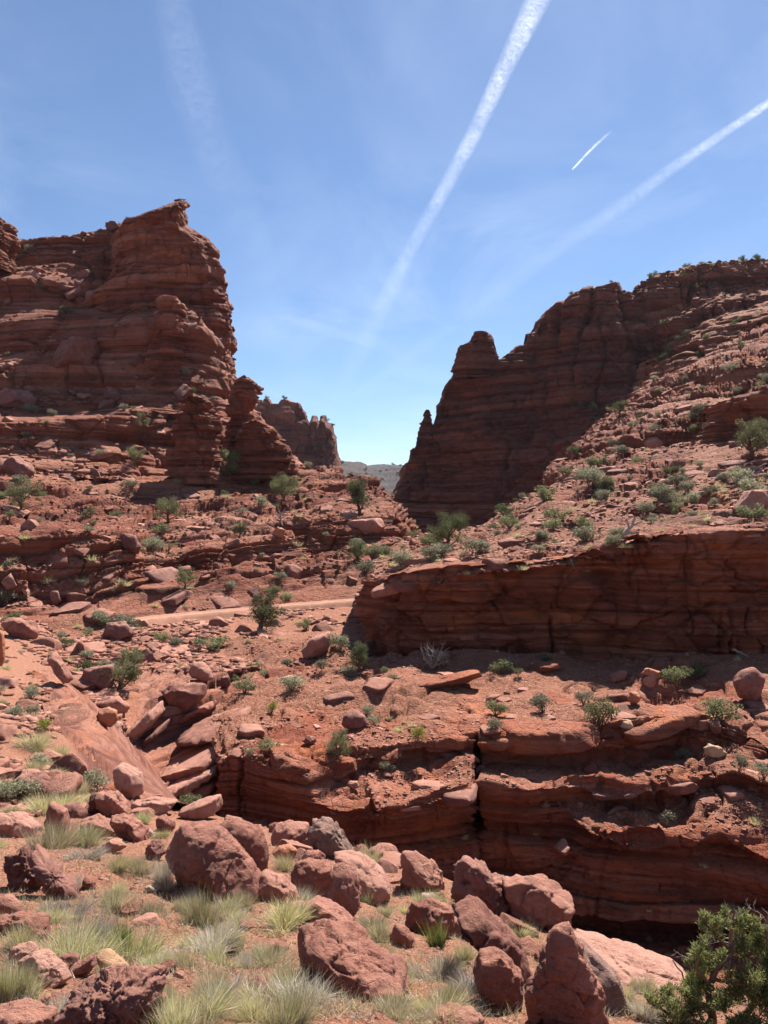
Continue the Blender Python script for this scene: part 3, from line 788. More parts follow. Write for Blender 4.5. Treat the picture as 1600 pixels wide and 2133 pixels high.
# ---- wash: rubble under the road, tilted slabs, gully floor
def wash():
    XR = [-200, 0, 100, 230, 290, 330, 400, 500, 600, 700, 820]
    rows = [road_row(XR, 1.0, -0.9), road_row(XR, -1.8, -0.3), road_row(XR, -2.8, -0.35)] + rows_of('''
    -200:1335/48 100:1338/48 200:1338/49 300:1332/51 400:1328/53 500:1330/53 600:1330/53 760:1340/49 820:1350/47
    -200:1420/38 100:1425/37 200:1425/38.5 300:1415/41 400:1402/43 500:1405/42 600:1425/39 760:1440/37 820:1440/37
    -200:1490/33 100:1490/31 200:1485/32 240:1500/32.5 300:1500/34.5 340:1480/35 400:1450/36.5 440:1440/37 500:1470/35 600:1510/33 760:1520/33 820:1520/33
    -200:1560/29 100:1560/27 200:1560/27 250:1590/28 300:1580/30 350:1560/31.5 400:1550/32 450:1540/32 520:1540/31 600:1570/30 760:1600/30 820:1600/30
    -200:1640/26 100:1640/24 200:1640/23.5 270:1650/25 340:1650/27 400:1640/28.5 450:1630/29 520:1650/29 600:1720/28.5 760:1800/28.5 820:1820/28.5
    -200:1700/22 100:1700/21 200:1700/21 300:1700/22.5 400:1700/25 450:1700/26.5 520:1740/26.5 600:1850/26.5 760:1930/26.5 820:1940/26.5
    -200:1780/20 100:1780/19.5 200:1780/19.5 300:1780/20 400:1790/20.5 450:1830/21 520:1940/21.5 600:2060/21.5 760:2140/21 820:2150/21
    ''')
    P = loft(rows, 430, 310, 1.2, 2)
    px, py, dd = proj(P)
    n = fbm(P, 0.3, 4, 0.55, 37)
    slab = sstep(46, 40, dd + 3 * n) * sstep(270, 340, px) * (1 - sstep(520, 600, px + 40 * n))
    rock = np.clip(0.25 + 0.9 * n + slab * 0.9, 0, 1)
    Q, tone = rockify(P, [(1.3, 1.9, 12), (0.5, 0.8, 6), (0.18, 0.2, 2.5)], chunk=0.12, bed=(0.6, -0.24), seed=191, rockmask=0.03 + 0.92 * rock * (0.2 + 0.8 * slab), fine=0.05, finef=4.0, soil=0.16, soilf=1.5)
    add_patch('wash', Q, M_WASH, rock, tone)
wash()

# ---- the dirt road
def road():
    a = np.concatenate([[(282, 1293.5, 56.0)], ROADL[4:-1]])
    t = np.linspace(0, 1, 160)
    tx = np.linspace(0, 1, len(a))
    px = np.interp(t, tx, a[:, 0]); py = np.interp(t, tx, a[:, 1]); d = np.interp(t, tx, a[:, 2])
    C = np.stack([(px - CX) / F * d, d, -(py - CY) / F * d], -1)
    C = gblur(C, 6, 0)
    RW = 0.62
    T = np.gradient(C, axis=0); T[:, 2] = 0; T /= np.linalg.norm(T, axis=1, keepdims=True)
    S = np.stack([-T[:, 1], T[:, 0], 0 * T[:, 0]], -1)
    offs = [(-2.0, -0.7), (-1.3, -0.22), (-0.95, -0.03), (-0.8, -0.02), (-0.55, -0.07), (-0.3, 0.02), (0.1, 0.03), (0.35, -0.07), (0.6, -0.01), (0.8, 0.04), (1.2, 0.02), (2.0, -0.2)]
    P = np.stack([C + S * (o * RW) + np.array([0, 0, z]) for o, z in offs], 0)
    P = np.repeat(P, 1, 0)
    P[..., 2] += 0.05 * fbm(P, 1.2, 3) + 0.06
    P[..., 2] -= 0.8 * (sstep(0.07, 0.0, t) + sstep(0.95, 1.0, t))[None]
    m = bpy.data.materials.new('dirt_road'); m.use_nodes = True; t_ = m.node_tree
    bs = t_.nodes['Principled BSDF']; bs.inputs['Roughness'].default_value = 0.95
    geo = N(t_, 'ShaderNodeNewGeometry')
    nn = noise(t_, geo.outputs['Position'], 1.6, 6, 0.7)
    rut = N(t_, 'ShaderNodeAttribute', attribute_name='tone').outputs['Fac']
    rc = ramp(t_, nn, [(0.3, (0.24, 0.10, 0.058)), (0.7, (0.36, 0.175, 0.11))])
    L(t_, mixc(t_, math_(t_, 'MULTIPLY', rut, 0.7), rc, (0.44, 0.245, 0.165)), bs.inputs['Base Color'])
    me = mesh_np('road', P, grid_faces(len(offs), 160)[:, ::-1], True, [m])
    set_attr(me, 'tone', np.repeat(np.array([1.0 if z == -0.07 else 0.0 for _, z in offs])[:, None], 160, 1))
    o = link('road', me); tag(o, kind='structure')
    PATCHES.append(dict(key='road', P=P, rock=np.zeros(P.shape[:2]), obj=o))
road()

# ---- foreground bank
FG = [(800, 2900, 1.35), (-200, 2900, 1.3), (1800, 2900, 1.6), (800, 2133, 3.4), (0, 2133, 3.0), (400, 2133, 3.1), (1200, 2133, 4.2), (1600, 2133, 5.2), (2100, 2133, 6), (-500, 2133, 3.0),
      (0, 1950, 4.6), (200, 1950, 4.8), (400, 1950, 5.2), (700, 1950, 6.0), (900, 1980, 6.0), (1100, 2000, 6.4), (1300, 2050, 6.6), (0, 1800, 7), (200, 1800, 7.5), (400, 1820, 8), (600, 1830, 8.5), (800, 1880, 8), (1000, 1900, 8), (1150, 1940, 7.9),
      (0, 1700, 12), (150, 1700, 12.5), (300, 1720, 12.5), (450, 1725, 12.5), (600, 1765, 11), (750, 1790, 10.5), (0, 1600, 17), (150, 1600, 18), (250, 1640, 17), (0, 1500, 23), (100, 1500, 24), (180, 1500, 26), (0, 1400, 33), (100, 1400, 37),
      (0, 1300, 50), (100, 1300, 54), (0, 1268, 60), (-500, 1600, 17), (-500, 1300, 50), (-500, 1950, 4.6)]
def tps_fit(pts):
    A = np.array([PX(*p) for p in pts])
    xy = A[:, :2]; z = A[:, 2]
    def U(r2):
        return np.where(r2 > 1e-9, r2 * np.log(np.maximum(r2, 1e-9)) * 0.5, 0)
    K = U(((xy[:, None] - xy[None]) ** 2).sum(-1)) + np.eye(len(xy)) * 0.6
    Pm = np.concatenate([np.ones((len(xy), 1)), xy], 1)
    M = np.zeros((len(xy) + 3, len(xy) + 3)); M[:len(xy), :len(xy)] = K; M[:len(xy), len(xy):] = Pm; M[len(xy):, :len(xy)] = Pm.T
    sol = np.linalg.solve(M, np.concatenate([z, np.zeros(3)]))
    wv, a = sol[:len(xy)], sol[len(xy):]
    def f(X, Y):
        r2 = (X[..., None] - xy[:, 0]) ** 2 + (Y[..., None] - xy[:, 1]) ** 2
        return (U(r2) * wv).sum(-1) + a[0] + a[1] * X + a[2] * Y
    return f
ZG = tps_fit(FG)
DMAX = np.array([(-700, 66), (40, 66), (70, 60), (130, 34), (180, 26), (235, 20), (300, 17), (455, 14.3), (600, 12.6), (750, 11.6), (950, 9.6), (1200, 7.9), (1450, 6.7), (1600, 6.4), (2300, 6)], float)
def foreground():
    nu, nv, ne = 760, 400, 30
    px = np.linspace(-350, 1950, nu)
    dm = np.interp(px, DMAX[:, 0], DMAX[:, 1])
    v = np.linspace(0, 1, nv)[:, None]
    d0 = 1.7
    D = 1.0 / ((1 - v) / d0 + v / dm[None])            # even on screen
    X = (px[None] - CX) / F * D
    Z = ZG(X, D)
    P = np.stack([X, D, Z], -1)
    # edge: roll over and fall to the canyon floor
    e = np.linspace(0, 1, ne + 1)[1:, None]
    E = P[-1]
    T = np.gradient(gblur(E, 4, 0), axis=0); T[:, 2] = 0; T /= np.linalg.norm(T, axis=1, keepdims=True) + 1e-9
    No = np.stack([-T[:, 1], T[:, 0], 0 * T[:, 0]], -1)
    No *= np.sign(No[:, 1:2] + 0.4 * No[:, 0:1] + 1e-6)                   # away from the bank
    No = gblur(No, 8, 0)
    gent = sstep(430, 300, px)[None]
    drop = np.where(px[None] < 40, 1.5, 3.2 + 5.3 * (1 - gent))
    wid = 0.35 + 2.6 * gent
    S = E[None] + No[None] * (wid * ((1 - gent) * np.sqrt(e) + gent * e))[..., None]
    S[..., 2] = E[None, :, 2] - drop * (gent * e ** 1.25 + (1 - gent) * e ** 1.6)
    P = np.concatenate([P, S], 0)
    pxx, pyy, dd = proj(P)
    n = fbm(P, 0.5, 4, 0.55, 5)
    rock = np.clip(-0.1 + 0.9 * n, 0, 1)
    # the bare slickrock bank of the wash, left
    bankx = np.interp(pyy, [1380, 1500, 1600, 1660, 1700], [140, 185, 240, 300, 420])
    bank = sstep(120, 20, bankx - pxx + 60 * n) * sstep(1370, 1420, pyy) * sstep(1720, 1660, pyy)
    rock = np.maximum(rock, bank)
    rock[nv:] = np.maximum(rock[nv:], 0.9)
    Nn = orient(P, normals(P))
    U = P[..., 0] + 0.3 * P[..., 1]
    sc_ = np.clip(dd / 8.0, 0.5, 4)
    Dp = 0.16 * fbm(P, 0.45, 3, 0.5, 6) * np.clip(dd / 8, 0.3, 3) + 0.05 * fbm(P, 2.0, 5, 0.65, 8) + 0.016 * fbm(P, 12.0, 3, 0.6, 9)
    lay, off, gr, tn = blocks(P, U, 0.35, 1.4, 211, (0.2, 0.1))
    lay2, off2, gr2, tn2 = blocks(P, U, 0.10, 0.4, 212, (0.2, 0.1))
    Dp += rock * (0.28 * (0.6 * lay + 0.4 * off - 0.5 - 0.5 * gr) + 0.08 * (lay2 - 0.5 - 0.5 * gr2)) * np.clip(sc_, 0.5, 2)
    Dp[:nv] *= sstep(0, 22, (nv - 1 - np.arange(nv)).astype(float))[:, None]
    Dp[nv:] = (0.22 * fbm(P[nv:], 0.35, 3, 0.5, 14) + 0.05 * fbm(P[nv:], 1.4, 3, 0.5, 15)) * sstep(0, 0.15, e)
    Q = P + Nn * Dp[..., None]
    add_patch('foreground_ground', Q, M_NEAR, rock, 0.5 * tn + 0.5 * off2)
foreground()

# ---- bare slickrock bank along the left side of the gully
def bank():
    k = 0.975
    R = [[(60, 1390, 35.5), (90, 1490, 26.3), (140, 1585, 20.2), (205, 1655, 17.2), (290, 1705, 15.1)],
         [(100, 1386, 34.6), (140, 1488, 25.8), (190, 1585, 19.9), (260, 1648, 16.9), (355, 1692, 14.6)],
         [(138, 1392, 34.8), (186, 1492, 26.2), (238, 1592, 20.2), (308, 1652, 17.2), (410, 1696, 14.9)],
         [(165, 1420, 35.0), (212, 1520, 26.9), (266, 1618, 21.0), (330, 1674, 17.9), (430, 1716, 15.4)],
         [(200, 1470, 34.5), (240, 1565, 27.2), (300, 1660, 21.6), (360, 1715, 18.4), (450, 1760, 15.9)],
         [(215, 1560, 33.0), (260, 1650, 26.5), (320, 1740, 21.4), (380, 1800, 18.4), (460, 1840, 16.0)]]
    rows = [[(x, y, d * k) for x, y, d in r] for r in R]
    P = loft(rows, 210, 120, 5, 12, byindex=[0, 0.3, 0.58, 0.8, 1.0])
    Q, tone = rockify(P, [(0.9, 0.22, 5), (0.3, 0.08, 2.5)], bed=(0.5, -0.2), seed=231, rib=0.5, ribf=0.35, fine=0.05, finef=3.0, chunk=0.5)
    add_patch('slickrock_bank', Q, M_BANK, np.ones(P.shape[:2]), tone)
bank()

# ------------------------------------------------------------------ depth buffer of the terrain
ZW, ZH = 400, 534
zb = np.full(ZW * ZH, 1e9)
for pt in PATCHES:
    Pq = pt['P']
    Pq = np.concatenate([Pq, (Pq[1:] + Pq[:-1]) * 0.5], 0) if pt['key'] != 'foreground_ground' else np.concatenate([Pq[1:] * f + Pq[:-1] * (1 - f) for f in (0, 0.25, 0.5, 0.75)], 0)
    Pq = np.concatenate([Pq, (Pq[:, 1:] + Pq[:, :-1]) * 0.5], 1)
    x, y, d = proj(Pq)
    i = np.floor(x / 4).astype(int); j = np.floor(y / 4).astype(int)
    ok = (i >= 0) & (i < ZW) & (j >= 0) & (j < ZH) & (d > 0.3)
    np.minimum.at(zb, (j * ZW + i)[ok], d[ok])
zb = zb.reshape(ZH, ZW)
for _ in range(3):
    nb = np.stack([np.roll(zb, s, a) for a in (0, 1) for s in (1, -1)])
    zb = np.where(zb > 1e8, nb.min(0), zb)
def depth_at(px, py):
    i = int(np.clip(px / 4, 1, ZW - 2)); j = int(np.clip(py / 4, 1, ZH - 2))
    return float(np.median(zb[j - 1:j + 2, i - 1:i + 2]))
def ground_pt(px, py):
    return Vector(PX(px, py, depth_at(px, py)))

# ================================================================== OBJECTS
_tag0 = tag
def tag(o, label=None, cat=None, group=None, kind=None):
    return _tag0(o, label, cat, group, kind or ('thing' if cat else None))
def simple_mat(name, col, rough=0.85, var=0.25, scale=4.0, translucent=0.0, tonecol=None):
    m = bpy.data.materials.new(name); m.use_nodes = True; t = m.node_tree; t.nodes.clear()
    o = N(t, 'ShaderNodeOutputMaterial')
    bs = N(t, 'ShaderNodeBsdfPrincipled', i_Roughness=rough)
    bs.inputs['Specular IOR Level'].default_value = 0.2
    geo = N(t, 'ShaderNodeNewGeometry')
    n = noise(t, geo.outputs['Position'], scale, 4, 0.6)
    c2 = tonecol or tuple(x * (1 + var) for x in col)
    c1 = tuple(x * (1 - var) for x in col)
    f = n
    if tonecol is not None:
        f = N(t, 'ShaderNodeAttribute', attribute_name='tone').outputs['Fac']
        c1 = col
    oi = N(t, 'ShaderNodeObjectInfo')
    c = ramp(t, f, [(0.15, c1), (0.85, c2)])
    hv = N(t, 'ShaderNodeHueSaturation')
    L(t, c, hv.inputs['Color'])
    L(t, maprange(t, oi.outputs['Random'], 0, 1, 0.72, 1.28), hv.inputs['Value'])
    L(t, maprange(t, oi.outputs['Random'], 0, 1, 0.485, 0.515), hv.inputs['Hue'])
    L(t, hv.outputs[0], bs.inputs['Base Color'])
    if translucent:
        tr = N(t, 'ShaderNodeBsdfTranslucent')
        L(t, hv.outputs[0], tr.inputs[0])
        mx = N(t, 'ShaderNodeMixShader', i_0=translucent)
        L(t, bs.outputs[0], mx.inputs[1]); L(t, tr.outputs[0], mx.inputs[2]); L(t, mx.outputs[0], o.inputs[0])
    else:
        L(t, bs.outputs[0], o.inputs[0])
    return m

def boulder_material(name, s, dark, mid, light, varnish=0.5, bump=0.7, pit=0.3, pale=0.25):
    m = bpy.data.materials.new(name); m.use_nodes = True; t = m.node_tree; t.nodes.clear()
    o = N(t, 'ShaderNodeOutputMaterial')
    bs = N(t, 'ShaderNodeBsdfPrincipled', i_Roughness=0.88)
    bs.inputs['Specular IOR Level'].default_value = 0.25
    L(t, bs.outputs[0], o.inputs[0])
    oi = N(t, 'ShaderNodeObjectInfo')
    geo = N(t, 'ShaderNodeNewGeometry')
    co = geo.outputs['Position']
    rnd = oi.outputs['Random']
    n1 = noise(t, co, 1.6 / s, 6, 0.62, 0.4)
    n2 = noise(t, mapped(t, co, (2 / s, 2 / s, 7 / s), (0.3, 0.2, 0)), 1.2, 5, 0.65, 0.5)
    n3 = noise(t, co, 16 / s, 5, 0.7)
    v = math_(t, 'ADD', math_(t, 'MULTIPLY', n1, 0.36), math_(t, 'MULTIPLY', n2, 0.34))
    v = math_(t, 'ADD', v, math_(t, 'MULTIPLY', n3, 0.18))
    v = math_(t, 'ADD', v, math_(t, 'MULTIPLY', rnd, 0.22))
    base = ramp(t, v, [(0.38, dark), (0.54, mid), (0.72, light)])
    # pale lichen / bleached scrapes and dark varnish patches
    n4 = noise(t, co, 3.1 / s, 7, 0.72, 0.8)
    base = mixc(t, math_(t, 'MULTIPLY', maprange(t, n4, 0.60, 0.72), pale), base, (0.46, 0.30, 0.24))
    n5 = noise(t, co, 0.9 / s, 5, 0.66, 0.6)
    base = mixc(t, math_(t, 'MULTIPLY', maprange(t, n5, 0.52, 0.66), varnish), base, (0.075, 0.040, 0.036))
    n6 = noise(t, co, 75 / s, 3, 0.7)
    base = mixc(t, maprange(t, n6, 0.56, 0.70, 0.0, 0.45), base, (0.09, 0.042, 0.036))
    base = mixc(t, maprange(t, n6, 0.30, 0.42, 0.40, 0.0), base, (0.46, 0.25, 0.18))
    n7 = noise(t, mapped(t, co, (3.2 / s, 3.2 / s, 0.5 / s)), 1.0, 6, 0.7, 0.4)
    base = mixc(t, maprange(t, n7, 0.54, 0.68, 0.0, 0.5), base, (0.095, 0.045, 0.038))
    sn = N(t, 'ShaderNodeSeparateXYZ'); L(t, geo.outputs['Normal'], sn.inputs[0])
    dust_sunlit = math_(t, 'MULTIPLY', maprange(t, sn.outputs[2], 0.35, 0.9), maprange(t, n1, 0.35, 0.65, 0.10, 0.5))  # paler up-facing parts: dust, plus sunlit tops put into the colour
    base = mixc(t, dust_sunlit, base, (0.45, 0.215, 0.142))
    L(t, base, bs.inputs['Base Color'])
    b1 = noise(t, co, 7 / s, 9, 0.74, 0.3)
    b2 = voronoi(t, mapped(t, co, (1 / s, 1 / s, 1.6 / s)), 3.0, 'DISTANCE_TO_EDGE')
    b3 = noise(t, co, 40 / s, 4, 0.65)
    h = math_(t, 'ADD', b1, math_(t, 'MULTIPLY', maprange(t, b2, 0, 0.025), 0.10))
    h = math_(t, 'ADD', h, math_(t, 'MULTIPLY', b3, pit))
    bp = N(t, 'ShaderNodeBump', i_Strength=bump, i_Distance=0.14 * s)
    L(t, h, bp.inputs['Height']); L(t, bp.outputs[0], bs.inputs['Normal'])
    return m

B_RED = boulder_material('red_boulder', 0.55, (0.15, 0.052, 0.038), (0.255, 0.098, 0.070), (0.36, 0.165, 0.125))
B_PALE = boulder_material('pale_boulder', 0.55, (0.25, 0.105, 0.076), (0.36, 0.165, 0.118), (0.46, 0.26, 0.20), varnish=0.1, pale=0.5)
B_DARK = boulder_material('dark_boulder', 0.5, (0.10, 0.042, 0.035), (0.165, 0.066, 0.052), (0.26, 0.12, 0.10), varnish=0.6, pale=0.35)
B_GREY = boulder_material('varnished_boulder', 0.5, (0.05, 0.038, 0.036), (0.12, 0.08, 0.07), (0.26, 0.17, 0.14), varnish=0.7, pale=0.5)
B_ORANGE = boulder_material('orange_boulder', 0.5, (0.28, 0.095, 0.045), (0.40, 0.15, 0.075), (0.48, 0.22, 0.13), varnish=0.05)
B_TAN = boulder_material('tan_boulder', 0.5, (0.36, 0.22, 0.11), (0.48, 0.31, 0.17), (0.56, 0.40, 0.25), varnish=0.0)
B_WHITE = boulder_material('bleached_boulder', 0.5, (0.32, 0.24, 0.20), (0.42, 0.34, 0.30), (0.52, 0.45, 0.41), varnish=0.1)
B_MID = boulder_material('slope_rock', 1.4, (0.13, 0.045, 0.031), (0.26, 0.102, 0.068), (0.42, 0.21, 0.15), varnish=0.35)
BM = dict(red=B_RED, pale=B_PALE, dark=B_DARK, grey=B_GREY, orange=B_ORANGE, tan=B_TAN, white=B_WHITE, mid=B_MID)

_ico = {}
def ico(sub):
    if sub not in _ico:
        bm = bmesh.new()
        bmesh.ops.create_icosphere(bm, subdivisions=sub, radius=1.0)
        bm.verts.ensure_lookup_table()
        V = np.array([v.co[:] for v in bm.verts]); Fc = np.array([[v.index for v in f.verts] for f in bm.faces])
        bm.free()
        V /= np.linalg.norm(V, axis=1, keepdims=True)
        _ico[sub] = (V, Fc)
    return _ico[sub]

def facet(V, c, rng, n, lo=0.72, hi=0.95, front=False, strength=0.92):
    for _ in range(n):
        d = rng.normal(size=3)
        if front:
            d[1] = -abs(d[1]) - 0.3; d[2] *= 0.8
        d /= np.linalg.norm(d)
        s = (V - c) @ d
        h = s.max() * rng.uniform(lo, hi)
        V = V - np.maximum(s - h, 0)[:, None] * d * strength
    return V

def rough_up(V, c, R, rng, a1=0.06, a2=0.02, a3=0.006, ridged=0.0):
    off = rng.uniform(0, 50, 3)
    n = V - c; n /= np.linalg.norm(n, axis=1, keepdims=True) + 1e-9
    Q = V / R + off
    D = a1 * fbm(Q, 1.1, 3, 0.5) + a2 * fbm(Q, 3.6, 4, 0.55) + a3 * fbm(Q, 14, 3, 0.6)
    if ridged:
        r = 1 - np.abs(fbm(Q, 2.6, 5, 0.6))
        D = D + ridged * (r ** 3 - 0.5)
        pit = sstep(0.25, 0.5, fbm(Q, 6.0, 3, 0.6, 2.0))
        D = D - ridged * 0.4 * pit
    return V + n * (D * R)[:, None]

def cracks(V, R, rng, depth=0.03, f=1.3, width=0.035):
    Q = V / R + rng.uniform(0, 50, 3)
    n = fbm(Q, f, 3, 0.5)
    m = sstep(-0.05, 0.25, fbm(Q, 0.9, 2, 0.5, 3.0))
    nn = V / (np.linalg.norm(V, axis=1, keepdims=True) + 1e-9)
    return V - nn * (R * depth * np.exp(-(n / width) ** 2) * m)[:, None]

def outline_boulder(label, pts, mat='red', style='round', depth=None, dk=0.8, sub=None, seed=None, facets=None, name='boulder', cat='boulder', group=None, base=None, crack=None):
    a = np.array(pts, float)
    sub = sub or (6 if np.ptp(a[:, 0]) > 170 else 5 if np.ptp(a[:, 0]) > 70 else 4)
    seed = seed or int(a.sum()) % 9973
    rng = np.random.default_rng(seed)
    cx = (a[:, 0].min() + a[:, 0].max()) / 2; cy = (a[:, 1].min() + a[:, 1].max()) / 2
    w_ = np.ptp(a[:, 0]); h_ = np.ptp(a[:, 1])
    if depth is None:
        bx, by = base if base else (cx, a[:, 1].max() - 0.12 * h_)
        depth = depth_at(min(max(bx, 6), 1592), min(by, 2126))
        if by > 2126:
            depth *= 2126.0 / by * 0.98
    Dh = dk * 0.5 * min(w_, 1.6 * h_) / F * depth
    d = depth + 0.55 * Dh
    c = np.array(PX(cx, cy, d))
    # radius of the outline per angle
    poly = np.stack([(a[:, 0] - cx) / F * d, -(a[:, 1] - cy) / F * d], 1)
    p2 = np.concatenate([poly, poly[:1]])
    ts = np.linspace(0, 1, 12, endpoint=False)
    dense = np.concatenate([p2[i] * (1 - ts)[:, None] + p2[i + 1] * ts[:, None] for i in range(len(poly))])
    ang = np.arctan2(dense[:, 1], dense[:, 0]); rad = np.hypot(dense[:, 0], dense[:, 1])
    o = np.argsort(ang); ang = ang[o]; rad = rad[o]
    ang = np.concatenate([ang - 2 * np.pi, ang, ang + 2 * np.pi]); rad = np.concatenate([rad] * 3)
    V, Fc = ico(sub)
    th = np.arctan2(V[:, 2], V[:, 0]); rho = np.hypot(V[:, 0], V[:, 2])
    ro = np.interp(th, ang, rad)
    p = {'round': 2.2, 'block': 3.2, 'jag': 2.6, 'slab': 4.5, 'sharp': 2.4}[style]
    r = 1.0 / ((rho / ro) ** p + (np.abs(V[:, 1]) / Dh) ** p) ** (1 / p)
    Q = V * r[:, None]
    R = 0.5 * min((w_ + h_) / 2, 1.5 * min(w_, h_)) / F * d
    z0 = np.zeros(3)
    if style == 'round':
        Q = facet(Q, z0, rng, facets if facets is not None else 3, 0.82, 0.97, True)
        Q = rough_up(Q, z0, R, rng, 0.07, 0.035, 0.014)
    elif style == 'block':
        Q = facet(Q, z0, rng, facets if facets is not None else 9, 0.62, 0.92, True)
        Q = rough_up(Q, z0, R, rng, 0.07, 0.045, 0.016, 0.015)
    elif style == 'sharp':
        Q = facet(Q, z0, rng, facets if facets is not None else 7, 0.55, 0.9, True)
        Q = rough_up(Q, z0, R, rng, 0.07, 0.05, 0.02, 0.04)
    elif style == 'slab':
        Q = facet(Q, z0, rng, facets if facets is not None else 6, 0.70, 0.95, True)
        Q = rough_up(Q, z0, R, rng, 0.06, 0.045, 0.016, 0.02)
    elif style == 'jag':
        Q = facet(Q, z0, rng, facets if facets is not None else 7, 0.6, 0.92, True)
        Q = rough_up(Q, z0, R, rng, 0.10, 0.08, 0.03, 0.18)
    # bedding planes and fracture facets
    ax = rng.normal(size=3) * np.array([0.35, 0.35, 1.0]); ax /= np.linalg.norm(ax)
    sl = (Q @ ax) / R + 0.12 * fbm(Q / R, 1.3, 3, 0.5, seed % 17)
    nb = {'round': 5.0, 'block': 6.0, 'slab': 8.0, 'sharp': 5.0, 'jag': 4.0}[style]
    li = np.floor(sl * nb); fl = sl * nb - li
    lay = h2(li, seed, 3) - 0.5 - 0.6 * np.exp(-(np.minimum(fl, 1 - fl) / 0.10) ** 2)
    of, gr = chunks(Q / R, 0.55, (seed % 23) + 1, (1, 1, 1))
    of2, gr2 = chunks(Q / R, 0.22, (seed % 19) + 2, (1, 1, 1))
    ka, kb = {'round': (0.02, 0.08), 'block': (0.035, 0.14), 'slab': (0.04, 0.11), 'sharp': (0.03, 0.15), 'jag': (0.03, 0.17)}[style]
    of3, gr3 = chunks(Q / R, 0.10, (seed % 13) + 3, (1, 1, 1))
    chip = sstep(0.0, 0.25, fbm(Q / R, 1.6, 3, 0.5, seed % 31))
    nn_ = Q / (np.linalg.norm(Q, axis=1, keepdims=True) + 1e-9)
    Q = Q + nn_ * (R * kb * 0.16 * chip * (of3 - 0.4 * gr3))[:, None]
    Q = Q + nn_ * (R * (ka * lay + kb * of - 0.25 * kb * gr + 0.22 * kb * of2))[:, None]
    Q = cracks(Q, R, rng, 0.04)
    zmin = Q[:, 2].min()
    org = c + np.array([0, 0, zmin])
    me = mesh_np(name, Q - np.array([0, 0, zmin]), Fc, True, [BM[mat]])
    ob = link(name, me, None, org)
    tag(ob, label, cat, group)
    return ob

